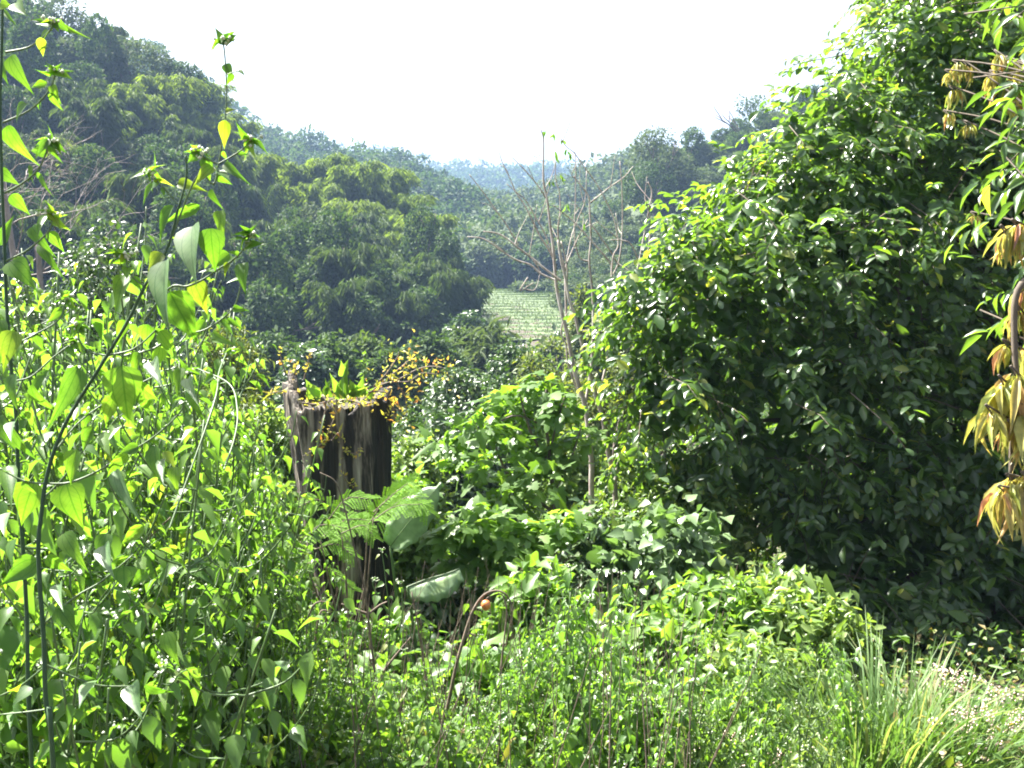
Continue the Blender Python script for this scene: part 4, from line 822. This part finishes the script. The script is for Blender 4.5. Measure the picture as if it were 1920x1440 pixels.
# long-leaved weed in the bottom middle
def placed_weed(name, label, stems, d, L, W, mat, step=.07, flower=True, T=T_HERO, lean=.85, r=.006, br=0, cat='weed', fm=None):
    x0, y0 = stems[0][0]; b = P(x0, y0, d); b[2] = gz(b[0], b[1]); root = empty(name, b, label, cat); w_ = Weed(T, L, W)
    for pts in stems:
        p = P([a[0] for a in pts], [a[1] for a in pts], d+rng.normal()*.05)
        if pts is stems[0] or pts[0][1] > 1380: p = np.vstack([[p[0][0], p[0][1], b[2]-.05], p])
        w_.stem(p, r, .002, step, None, br, flower, lean=lean)
    w_.done(root, b, mat, True, fm); return root
placed_weed('weed', 'upright weed with long pointed leaves in the bottom middle', [[(1055, 1440), (1053, 1330), (1050, 1200), (1065, 1130), (1070, 1060)], [(1052, 1280), (1090, 1200), (1110, 1110), (1122, 1070)], [(1052, 1300), (1000, 1220), (985, 1150), (975, 1130)], [(1060, 1400), (1095, 1280), (1150, 1150), (1170, 1075)]], 4.2, .15, .42, M_HERO, .075)
placed_weed('weed', 'pale-leaved weed with broad angular leaves beside the curved dry stem', [[(890, 1420), (885, 1330), (880, 1240), (890, 1190)], [(888, 1380), (930, 1300), (960, 1230)], [(885, 1360), (850, 1290), (845, 1240)]], 4.3, .1, .85, M_PALE, .08, False)
placed_weed('weed', 'upright stalk with small pointed leaves in front of the stump foot', [[(700, 1440), (730, 1200), (722, 1080), (715, 1030)], [(735, 1230), (755, 1150), (750, 1090)], [(728, 1150), (700, 1100), (705, 1085)]], 4.8, .07, .6, M_WEED, .09)
placed_weed('weed', 'leafy weed with soft round leaves at the bottom edge below the stump', [[(640, 1440), (640, 1370), (620, 1300)], [(640, 1420), (690, 1340), (720, 1290)], [(640, 1430), (590, 1370), (560, 1330)]], 3.6, .11, .95, M_LOBE, .07, False)
placed_weed('weed', 'weed with large rounded leaves at the bottom edge under the curved dry stem', [[(930, 1440), (930, 1350), (940, 1290)], [(930, 1440), (880, 1370), (870, 1310)], [(930, 1440), (990, 1380), (1000, 1320)]], 3.7, .13, .95, M_LOBE, .09, False)
placed_weed('weed', 'weed with large grey-green leaves low at the left of the bottom edge', [[(470, 1440), (470, 1350), (460, 1290)], [(470, 1440), (430, 1380), (400, 1300)], [(470, 1440), (520, 1370), (540, 1330)]], 3.4, .13, .85, M_PALE, .09, False)

placed_weed('weed', 'dark-green weed with rounded leaves in the gap under the half banana leaf', [[(800, 1250), (805, 1200), (815, 1160)], [(800, 1250), (770, 1200), (760, 1170)], [(800, 1250), (840, 1210), (860, 1180)]], 5.3, .12, .85, M_DARK, .06, False)
placed_weed('weed', 'broad-leaved weed right of the orange fruit', [[(1010, 1330), (1000, 1250), (985, 1190)], [(1010, 1330), (1040, 1260), (1060, 1210)], [(1010, 1330), (960, 1270), (940, 1230)]], 4.6, .14, .7, M_LOBE, .07, False)
placed_weed('weed', 'rounded-leaved weed at the bottom edge left of the grass', [[(1290, 1440), (1285, 1370), (1270, 1310)], [(1290, 1440), (1330, 1380), (1350, 1330)], [(1290, 1440), (1240, 1380), (1220, 1340)]], 3.6, .1, .8, M_LOBE, .06, False)
placed_weed('weed', 'broad pointed-leaved weed at the bottom edge right of the upright long-leaved one', [[(1150, 1440), (1150, 1360), (1160, 1280)], [(1150, 1440), (1110, 1370), (1100, 1310)], [(1150, 1440), (1190, 1370), (1215, 1320)]], 3.7, .13, .5, M_HERO, .06, False)
# dry stems
def dry(label, lines, d, r=.006, fruit=None, name='dry_stem'):
    x0, y0 = lines[0][0]; b = P(x0, y0, d); b[2] = gz(b[0], b[1]); o_ = G()
    for i, pts in enumerate(lines):
        p = P([a[0] for a in pts], [a[1] for a in pts], d)
        if i == 0 or pts[0][1] >= 1430: p = np.vstack([[p[0][0], p[0][1], float(gz(p[0][0], p[0][1]))-.05], p])
        tube(o_, smooth(p, 6)-b, r if i == 0 else r*.75, r*.35, 6)
    ob = o_.build(name, M_DRY); ob.location = tuple(b); return tag(ob, label, 'stem')
dry('long dry stem rising in front of the stump, with two short side twigs', [[(720, 1440), (707, 1300), (693, 1180), (683, 1100), (665, 1030), (648, 960), (630, 905), (600, 886)], [(688, 1150), (660, 1140), (640, 1132)], [(690, 1152), (712, 1135), (726, 1128)]], 3.9, .007)
dry('dry stem that curls over at the top like a hook left of the stump foot', [[(596, 1440), (585, 1350), (577, 1260), (575, 1180), (585, 1140), (600, 1128), (620, 1132)], [(590, 1210), (600, 1150), (618, 1145)]], 3.6, .007)
dry('leaning dry stem left of the hooked one', [[(522, 1440), (505, 1360), (492, 1300), (487, 1230), (498, 1175), (515, 1150)]], 3.5, .007)
dry('forked dry stem arching over at the top with an orange fruit beside it', [[(826, 1440), (822, 1390), (840, 1320), (855, 1250), (870, 1195), (885, 1150), (903, 1120), (925, 1108), (945, 1112), (958, 1130), (960, 1150)], [(822, 1390), (805, 1330), (797, 1260), (785, 1180), (772, 1110)], [(822, 1390), (850, 1375), (880, 1367), (884, 1400), (875, 1430)], [(874, 1192), (880, 1188), (892, 1192)]], 3.8, .009)
dry('thin dry stem running down beside the orange fruit to the bottom edge', [[(895, 1440), (918, 1360), (935, 1280), (945, 1200), (950, 1150), (945, 1120), (935, 1112)]], 3.85, .006)
dry('straight thin dry stem between the two forked ones', [[(856, 1440), (838, 1340), (820, 1260), (800, 1210)]], 3.9, .004)
dry('dry stem lying slanted across the weeds at the left', [[(100, 1160), (170, 1095), (250, 1035), (320, 970)]], 2.2, .005)
dry('thick brown stem leaning in the weeds at the bottom left', [[(410, 1440), (390, 1370), (360, 1290), (345, 1220), (320, 1150)]], 3.0, .007)
dry('pale dry stem slanting up at the bottom edge left of the middle', [[(430, 1400), (500, 1340), (560, 1310), (610, 1298)]], 3.3, .007)
dry('short pale broken stem standing below the stump', [[(725, 1330), (710, 1290), (700, 1250), (692, 1235)], [(718, 1260), (745, 1225), (770, 1195)]], 4.0, .008)
dry('reddish upright stem in the weeds at the left of the bottom edge', [[(270, 1290), (280, 1200), (292, 1130), (300, 1085)]], 2.6, .007)
# orange fruit
b = P(911, 1135, 3.78); fr = empty('fruit', b, 'small round orange fruit on the arching dry stem', 'fruit'); g = G()
ps, ts = np.meshgrid(np.arange(16)/16*2*np.pi, np.linspace(0, np.pi, 11)); prf = np.sin(ts)*(1+.1*np.cos(ts))
Vv = np.stack([prf*np.cos(ps), prf*np.sin(ps), np.cos(ts)*1.15], -1)*.0195; i = np.arange(10)[:, None]*16; j = np.arange(16)[None]; g.add(Vv, None, np.stack([i+j, i+16+j, i+16+(j+1) % 16, i+(j+1) % 16], -1).reshape(-1, 4))
g.build('skin', noisemat('fruit_skin', [(.3, (.45, .13, .04)), (.6, (.62, .22, .08)), (.8, (.7, .35, .15))], 60, rough=.3, bump=.1), fr, smooth=True)
g = G(); tube(g, [(0, 0, .02), (.004, 0, .03), (.012, 0, .036)], .0022, .0016, 5); g.build('stalk', M_DRY, fr)

# banana leaves
def banana(label, rib, wpx, d, off, cut=None, tilt=(0, -1, .35)):
    pts = smooth(P([a[0] for a in rib], [a[1] for a in rib], d), 10); b = pts[0].copy(); root = empty('banana_leaf', b, label, 'leaf'); g = G(); n = len(pts)
    tg = unit(np.gradient(pts, axis=0)); s = unit(np.cross(np.array(tilt, float), tg)); nn = np.cross(tg, s); t = np.linspace(0, 1, n)
    wv = wpx/F*d*(np.clip(np.sin(np.clip(t*1.02+.06, 0, 1)*np.pi), .02, 1)**.5 if cut is None else .62+.38*np.sin(np.clip(t*1.1, 0, 1)*np.pi))
    cols = [-1, -.66, -.33, 0, .33, .66, 1] if cut is None else [0, .33, .66, 1]
    A = np.stack([pts+s*(c*wv*off*(1+.05*np.sin(t*31+c)))[:, None]+nn*(abs(c)*wv*(-.06 if cut is None else -.0)+.012*wv*np.sin(t*24)*abs(c))[:, None] for c in cols], 1)-b
    m = len(cols); tear = np.repeat(rng.normal(size=n//4+1), 4)[:n]
    for ci, c in enumerate(cols): A[:, ci] += (tg*tear[:, None]*.35+nn*rng.normal()*.1)*abs(c)**2*(.012)+nn*(tear*abs(c)**2*.012)[:, None]
    i = np.arange(n-1)[:, None]*m; j = np.arange(m-1)[None]; F4 = np.stack([i+j, i+j+1, i+m+j+1, i+m+j], -1).reshape(-1, 4)
    g.add(A, None, F4, np.repeat(rng.random(n-1), m-1)*.6+.2, np.stack([np.repeat(t, m)[:, None][:, 0], np.zeros(n*m)], -1))
    bl = g.build('blade', M_BANANA, root, smooth=True); mo = bl.modifiers.new('thick', 'SOLIDIFY'); mo.thickness = .0015
    g = G(); tube(g, pts-b, .004, .0025, 6); 
    gz0 = float(gz(b[0], b[1])); tube(g, smooth([[.05, .1, gz0-b[2]], [.03, .05, (gz0-b[2])*.4], [0, 0, 0]]), .014, .008, 6); g.build('midrib', M_STEM, root); return root
banana('large banana leaf rising beside the right edge of the stump', [(732, 1025), (758, 990), (790, 950), (828, 905)], 36, 5.75, 1, tilt=(-.2, -1, .3))
banana('broken half banana leaf held out level in the dark gap below the stump', [(764, 1100), (800, 1086), (835, 1076), (862, 1066)], 46, 5.2, -1, cut=1, tilt=(-.2, -1, .6))

# feathery shrub in front of the stump
b = P(640, 1180, 5.4); b[2] = gz(b[0], b[1]); fs = empty('feathery_shrub', b, 'shrub with feathery fronds of tiny leaflets in front of the stump', 'shrub'); g = G(); q = G()
fr_ = [((645, 985), (600, 938), (560, 950)), ((615, 975), (650, 935), (690, 935)), ((690, 985), (725, 935), (770, 905)), ((700, 975), (740, 950), (790, 945)), ((600, 1010), (650, 975), (710, 978)), ((640, 1000), (680, 985), (700, 1005)), ((560, 1010), (530, 975), (500, 990)), ((560, 1020), (600, 985), (650, 990)), ((610, 1060), (640, 1085), (662, 1105)), ((700, 960), (740, 925), (765, 905)),
       ((700, 1000), (680, 975), (640, 975)), ((570, 1040), (540, 1020), (505, 1035)), ((590, 1030), (630, 1020), (660, 1040)), ((600, 1050), (570, 1060), (540, 1090)), ((720, 960), (770, 930), (800, 955))]
for A, Mi, Bq in fr_:
    dd = 5.4+rng.normal()*.12; c = smooth(P([A[0], Mi[0], Bq[0]], [A[1], Mi[1], Bq[1]], [dd, dd-.03, dd-.06]), 8)-b; tube(g, c, .003, .0012, 4)
    ln = np.linalg.norm(np.diff(c, axis=0), axis=1).sum(); tg = unit(np.gradient(c, axis=0)); sd = unit(np.cross(tg, np.array([.2, -.6, 1])))
    for k in np.linspace(2, len(c)-1, 9).astype(int):
        for sg in (1, -1):
            dr = unit(sd[k]*sg*.85+tg[k]*.75+rng.normal(size=3)*.08-UP*.15); pl = ln*.29*(1-.35*abs(k/len(c)-.5)); m = 15; s = np.linspace(.08, 1, m)
            pp = c[k]+dr*(s*pl)[:, None]-UP*(s**2*pl*.22)[:, None]; l2 = unit(np.cross(dr, UP*.8+np.array([0, -1, 0])*.6))
            pos = np.vstack([pp, pp]); tip = np.vstack([np.tile(l2+dr*.35, (m, 1)), np.tile(-l2+dr*.35, (m, 1))])
            place(q, T_DIAM, pos, tip, np.tile(np.cross(dr, l2), (2*m, 1))+rdir(2*m)*.35+UP*.3, pl*.19, pl*.075)
for x, y in ((640, 990), (600, 1010), (690, 985), (560, 1020), (610, 1060), (700, 970)):
    e = P(x, y, 5.4)-b; tube(g, smooth([[rng.normal()*.03, 0, -.05], e*.5+[.03, .02, .03], e]), .007, .004, 5)
g.build('stem', M_DRY, fs); q.build('foliage', M_FERN, fs)

# grass tufts
def tuft(px, d, n, h, lean, label, name='grass_tuft', r=.14):
    q = P(px, 1440, d); b = np.array([q[0], q[1], float(gz(q[0], q[1]))]); g = G(); K = 7
    for i in range(n):
        a = rng.uniform(0, 6.28); rr_ = r*rng.random()**.5; st_ = np.array([rr_*math.cos(a), rr_*math.sin(a), 0]); out = unit(np.array([math.cos(a)+lean*1.5, math.sin(a), 0])*1.0)
        hh = h*rng.uniform(.5, 1.12); ln = rng.uniform(.1, .7)*hh; t = np.linspace(0, 1, K); dp = rng.uniform(0, .35)*hh
        c = st_+out*(ln*t**1.8)[:, None]+UP*(hh*t-dp*t**4)[:, None]; sd = unit(np.cross(out, UP)+rng.normal(size=3)*.4); wv = rng.uniform(.0035, .0075)*np.array([.8, 1, 1, .9, .7, .4, .05])
        V_ = np.stack([c-sd*wv[:, None], c+sd*wv[:, None]+np.array([0, 0, .001])], 1); j = np.arange(K-1)*2
        g.add(V_, None, np.stack([j, j+1, j+3, j+2], -1), np.clip(rng.normal(.45, .28), 0, 1))
    o_ = g.build(name, M_GRASS); o_.location = tuple(b); return tag(o_, label, 'grass')
tuft(1630, 3.55, 330, .66, -.1, 'tallest tuft of long arching grass at the bottom right', r=.17)
tuft(1700, 3.7, 200, .6, .05, 'grass tuft just right of the tallest one')
tuft(1530, 3.5, 260, .5, -.5, 'grass tuft leaning to the left at the bottom edge', r=.2)
tuft(1800, 3.5, 200, .55, .5, 'grass tuft arching to the right near the corner')
tuft(1590, 3.2, 160, .42, -.2, 'short grass tuft in front of the tallest one')
tuft(765, 3.35, 60, .35, .1, 'small bright grass tuft at the bottom edge left of the middle', r=.06)
def flowering(px, py, d, n, wpx, label):
    q = P(px, py, d); b = np.array([q[0], q[1], float(gz(q[0], q[1]))]); root = empty('flowering_weed', b, label, 'weed', None); g = G(); f = G(); l = G(); h = q[2]-b[2]
    for i in range(n):
        e = np.array([rng.normal()*wpx/F*d*.4, rng.normal()*wpx/F*d*.3, h*rng.uniform(.7, 1.05)]); tube(g, smooth([e*[.2, .2, 0], e*[.6, .6, .6], e]), .0022, .0012, 4)
        k = 14; blobs(f, e+rng.normal(size=(k, 3))*[.018, .018, .01], rng.uniform(.003, .006, k))
        m = 6; place(l, T_LANCE, np.tile(e, (m, 1))*rng.uniform(.4, .95, m)[:, None]+rng.normal(size=(m, 3))*.01, rdir(m)+[0, 0, -.2], UP+rdir(m)*.4, .04, .012)
    g.build('stem', M_STEM, root); l.build('foliage', M_SMALL, root); f.build('blossom', M_PINK, root)
flowering(1370, 1395, 3.5, 18, 110, 'pale pink-flowered weed at the bottom edge left of the grass')
flowering(1470, 1420, 3.4, 12, 90, 'pink-flowered weed in front of the left-leaning grass')
flowering(1830, 1350, 3.5, 20, 110, 'brownish pink-flowered weed among the grass at the bottom right')
flowering(1780, 1260, 3.9, 12, 60, 'tall seed-headed weed behind the right-hand grass')
flowering(1890, 1300, 3.7, 12, 50, 'green seed-headed weed in the bottom right corner')

# ------------------------------------------------------------------ hero weeds close to the lens
DH = 1.45
def hero(name, label, d, mains, branches, hl, pales=()):
    x0, y0 = mains[0][0][0]; b = P(x0, y0, d); b[2] = float(gz(b[0], b[1])); root = empty(name, b, label, 'weed'); w_ = Weed(T_HERO, .05, .5); dark = G(); gp = G()
    for i, (pts, r0, r1) in enumerate(mains):
        p = P([a[0] for a in pts], [a[1] for a in pts], d)
        if i == 0: p = np.vstack([[p[0][0], p[0][1], b[2]-.05], p])
        tube(dark, smooth(p, 6)-b, r0, r1, 8)
    for pts, r0, dd, fl in branches:
        p = P([a[0] for a in pts], [a[1] for a in pts], d+dd*np.linspace(0, 1, len(pts))); ps = smooth(p, 6); tube(w_.gs, ps, r0, .0012, 6)
        if fl:
            w_.flower(ps[-1], 12, .007)
            for s in range(5): w_.leaf(ps[-1], unit(np.array([rng.uniform(-1, 1), rng.uniform(-.5, .5), rng.uniform(-.6, .6)])), unit(rng.normal(size=3)+[0, -.6, .5]), rng.uniform(.018, .035))
        for s in range(max(2, len(pts)-2)):
            k = rng.integers(len(ps)//3, len(ps)); w_.leaf(ps[k], unit(np.array([rng.uniform(-1, 1), rng.uniform(-.5, .3), rng.uniform(-1, .3)])), unit(rng.normal(size=3)*.5+[0, -1, .4]), rng.uniform(.015, .04))
    for (xa, ya, xb, yb, wd) in hl:
        da = rng.normal()*.03; A = P(xa, ya, d+da); Bq = P(xb, yb, d+da+rng.normal()*.02-.01); dv = Bq-A
        w_.leaf(A, unit(dv), unit(np.array([rng.normal()*.35, -1, .25+rng.normal()*.3])), np.linalg.norm(dv)*1.03, wd/F*d*1.15)
    if pales:  # paler leaf colour paints in the sheen of upturned leaf faces
        for (xa, ya, xb, yb, wd) in [q_ for i_, q_ in enumerate(pales) if i_ % 3 != 2]:
            A = P(xa, ya, d-.04); Bq = P(xb, yb, d-.1); dv = Bq-A
            place(gp, T_HERO, [A-b], [dv], [np.array([-.5, -.45, .9])], np.linalg.norm(dv)*1.05, wd/F*d*1.3, rng.random(), [.1])
    w_.done(root, b, M_HERO, True)
    dark.build('main_stem', M_DSTEM, root, smooth=True)
    if gp.n: gp.build('sheen_foliage', M_PALE, root, smooth=True)
    return root
hero('flowering_weed', 'very near weed running up the left edge with arching flowering side shoots', 1.5,
     [([(60, 1440), (50, 1150), (35, 900), (30, 780), (20, 680), (12, 560), (8, 450), (3, 330), (0, 200), (3, 100), (5, 0), (8, -60)], .0034, .002)],
     [([(10, 98), (50, 90), (75, 75), (95, 55), (100, 40)], .0018, 0, True), ([(5, 230), (50, 210), (80, 185), (97, 160), (105, 135)], .0018, 0, True), ([(8, 362), (40, 345), (70, 320), (85, 290), (92, 262)], .0018, -.02, True), ([(10, 490), (50, 470), (90, 435), (98, 412), (95, 400)], .0018, 0, True), ([(20, 650), (60, 630), (110, 600), (125, 560)], .0018, .05, True), ([(28, 715), (60, 705), (100, 670), (140, 640)], .0016, .05, True)],
     [(20, 105, 52, 172, 28), (0, 112, 5, 145, 20), (15, 235, 47, 312, 34), (50, 195, 18, 222, 22), (20, 365, 55, 402, 22), (0, 320, 28, 345, 24), (0, 460, 20, 402, 22), (95, 45, 60, 30, 12), (112, 45, 140, 62, 12), (75, 70, 82, 108, 16), (100, 140, 140, 129, 10), (88, 155, 54, 164, 14), (98, 172, 110, 215, 16), (90, 262, 68, 288, 14), (95, 270, 108, 305, 14), (78, 325, 92, 368, 12), (62, 312, 54, 352, 20), (30, 5, 42, 22, 26), (0, 8, 20, 10, 20), (5, 20, 28, 44, 10), (60, 425, 85, 470, 24), (80, 455, 95, 505, 24), (20, 490, 62, 535, 40), (90, 405, 60, 440, 14), (0, 600, 12, 660, 20), (25, 620, 5, 690, 34), (30, 700, 12, 770, 34), (88, 703, 38, 768, 22), (60, 720, 95, 790, 24), (12, 875, 20, 940, 30), (20, 800, 60, 870, 26), (0, 780, 20, 850, 26), (0, 940, -10, 1010, 40), (72, 1050, -6, 1098, 40), (30, 1010, 10, 1060, 30)],
     [(30, 790, 8, 812, 22), (20, 960, -5, 990, 26), (50, 1180, 8, 1195, 26), (40, 1330, 8, 1350, 24)])
hero('flowering_weed', 'very near weed with thick dark-green stem, big drooping leaves and flowers on top', 1.42,
     [([(100, 1440), (92, 1360), (85, 1300), (82, 1200), (75, 1100), (72, 1020), (78, 960), (85, 907), (100, 850), (125, 790), (163, 727), (204, 662), (242, 598), (271, 537)], .0037, .0024),
      ([(271, 537), (290, 505), (309, 476), (322, 440), (333, 395), (347, 347), (350, 317), (348, 292)], .0024, .0014)],
     [([(271, 537), (251, 522), (240, 505), (236, 480)], .0014, 0, True), ([(271, 600), (318, 540), (350, 537), (379, 525), (414, 502), (437, 487), (458, 465), (468, 440)], .0018, -.03, True), ([(201, 667), (251, 654), (292, 619), (315, 592)], .0016, .02, False), ([(201, 667), (170, 660), (150, 640), (145, 610)], .0014, 0, True),
      ([(350, 625), (380, 620), (408, 604), (437, 578), (449, 546), (458, 500)], .0014, .02, False), ([(333, 383), (310, 355), (290, 335), (282, 322)], .0014, 0, True), ([(320, 450), (370, 330), (400, 345), (410, 305), (420, 240), (425, 180), (422, 110), (418, 75)], .0016, .04, True), ([(408, 307), (385, 297), (375, 285)], .0011, 0, True), ([(410, 307), (440, 290), (460, 275), (470, 262)], .0012, 0, True), ([(422, 140), (440, 135), (450, 132)], .0006, 0, False),
      ([(85, 907), (50, 903), (20, 890), (0, 878)], .0017, 0, False), ([(85, 907), (130, 905), (180, 885), (240, 850), (300, 810), (345, 760), (350, 700)], .0018, .05, True), ([(100, 850), (150, 790), (215, 745), (300, 700)], .0016, .1, False), ([(84, 1250), (40, 1285), (0, 1305)], .0016, 0, False), ([(82, 1170), (140, 1120), (190, 1090), (250, 1040)], .0017, .06, False), ([(88, 1330), (50, 1335), (0, 1340)], .0015, 0, False), ([(83, 1245), (140, 1270), (185, 1285), (250, 1287)], .0018, .03, False), ([(420, 880), (440, 820), (445, 770), (430, 720), (368, 690)], .0014, .3, False), ([(318, 990), (400, 760), (410, 700), (425, 660)], .0016, .5, True)],
     [(325, 385, 288, 445, 22), (375, 385, 298, 422, 20), (290, 345, 260, 377, 14), (290, 342, 322, 338, 10), (333, 345, 378, 347, 22), (398, 312, 366, 338, 22), (420, 308, 458, 336, 16), (422, 225, 420, 280, 20), (395, 355, 410, 392, 14), (412, 395, 414, 442, 20), (395, 428, 400, 505, 44), (318, 548, 368, 642, 58), (362, 528, 390, 582, 35), (236, 517, 212, 572, 28), (303, 474, 275, 508, 25), (431, 476, 395, 502, 24), (458, 493, 448, 540, 26), (235, 600, 217, 645, 20), (278, 608, 270, 656, 30), (146, 690, 108, 790, 38), (228, 686, 238, 792, 62), (268, 732, 278, 782, 24), (359, 727, 368, 790, 24), (400, 627, 424, 645, 18), (425, 598, 455, 616, 10),
      (65, 905, 28, 982, 55), (125, 907, 143, 986, 60), (145, 843, 122, 910, 32), (290, 837, 291, 907, 30), (175, 800, 145, 850, 24), (240, 850, 200, 880, 20), (232, 1062, 233, 1104, 40), (275, 1070, 245, 1100, 22), (110, 1140, 142, 1182, 36), (312, 1185, 330, 1247, 28), (270, 985, 215, 1030, 22), (250, 900, 236, 940, 18), (330, 875, 325, 920, 26), (180, 1290, 165, 1330, 24), (60, 1290, 20, 1320, 30), (272, 1285, 326, 1306, 16), (340, 690, 330, 740, 20), (385, 600, 360, 640, 20), (200, 1000, 182, 1060, 30), (300, 620, 330, 660, 26), (215, 745, 190, 800, 30), (255, 715, 300, 760, 22), (120, 1000, 150, 1060, 30), (90, 1040, 130, 1080, 26), (260, 660, 245, 705, 22), (300, 650, 290, 700, 24)],
     [(362, 424, 346, 512, 46), (312, 488, 290, 602, 40), (216, 741, 172, 760, 22), (286, 677, 293, 712, 24), (353, 710, 360, 746, 18), (100, 1082, 70, 1128, 38), (112, 1095, 104, 1130, 20), (195, 1023, 199, 1070, 26), (150, 827, 105, 878, 12), (185, 1275, 140, 1308, 36), (248, 1283, 253, 1337, 30), (348, 300, 354, 330, 14), (217, 882, 250, 972, 20), (310, 860, 295, 900, 16)])

# ------------------------------------------------------------------ ground cover
g = G(); n = 60000
y = 1.6+13*rng.random(n)**1.2; x = rng.uniform(-.62, .62, n)*y*1.05
hh = rng.random(n)**1.6*.42*(.4+.6*(np.sin(x*2.3+y)*.5+.5)); p = np.stack([x, y, gz(x, y)+hh], -1)
place(g, T_DIAM, p, rdir(n)+UP*.1, UP+rdir(n)*.7, .045*np.exp(rng.normal(size=n)*.3)*(1+y*.05), .026*(1+y*.05))
tag(g.build('ground_cover', leafmat('cover_leaf', [(0, (.05, .1, .025)), (.7, (.09, .16, .04)), (.85, (.16, .17, .05)), (1, (.25, .17, .1))], .35, (1.6, 1.8, .5), .45, .4)), 'low tangled leaves covering the ground', 'ground cover', kind='stuff')
g = G(); n = 1300; y = 2.6+5*rng.random(n); x = rng.uniform(-.55, .2, n)*y; p = np.stack([x, y, gz(x, y)], -1); hh = rng.uniform(.2, .9, n)
for i in range(n):
    e = p[i]+[rng.normal()*.15, rng.normal()*.15, hh[i]]; tube(g, [p[i], (p[i]+e)/2+rng.normal(size=3)*.02, e], rng.uniform(.0018, .0042), .001, 4, rng.random(), cap=False)
tag(g.build('thin_stalks', M_DRY), 'thin brown and pale stalks standing in the undergrowth', 'stalks', kind='stuff')

# ------------------------------------------------------------------ haze: even air round the camera and the whole scene
def hazebox(x0, x1, y0, y1, z0, z1, dens):
    g = G(); V = [(x, y, z) for z in (z0, z1) for y in (y0, y1) for x in (x0, x1)]
    g.add(V, None, [(0, 2, 3, 1), (4, 5, 7, 6), (0, 1, 5, 4), (2, 6, 7, 3), (0, 4, 6, 2), (1, 3, 7, 5)])
    m, t, o = newmat('haze'); v = t.nodes.new('ShaderNodeVolumePrincipled'); v.inputs['Density'].default_value = dens; v.inputs['Color'].default_value = (.42, .62, 1, 1); v.inputs['Anisotropy'].default_value = .1
    t.links.new(v.outputs[0], o.inputs['Volume']); return tag(g.build('haze', m), kind='stuff')
hazebox(-1250, 1250, -350, 1300, -9, 170, HAZE)
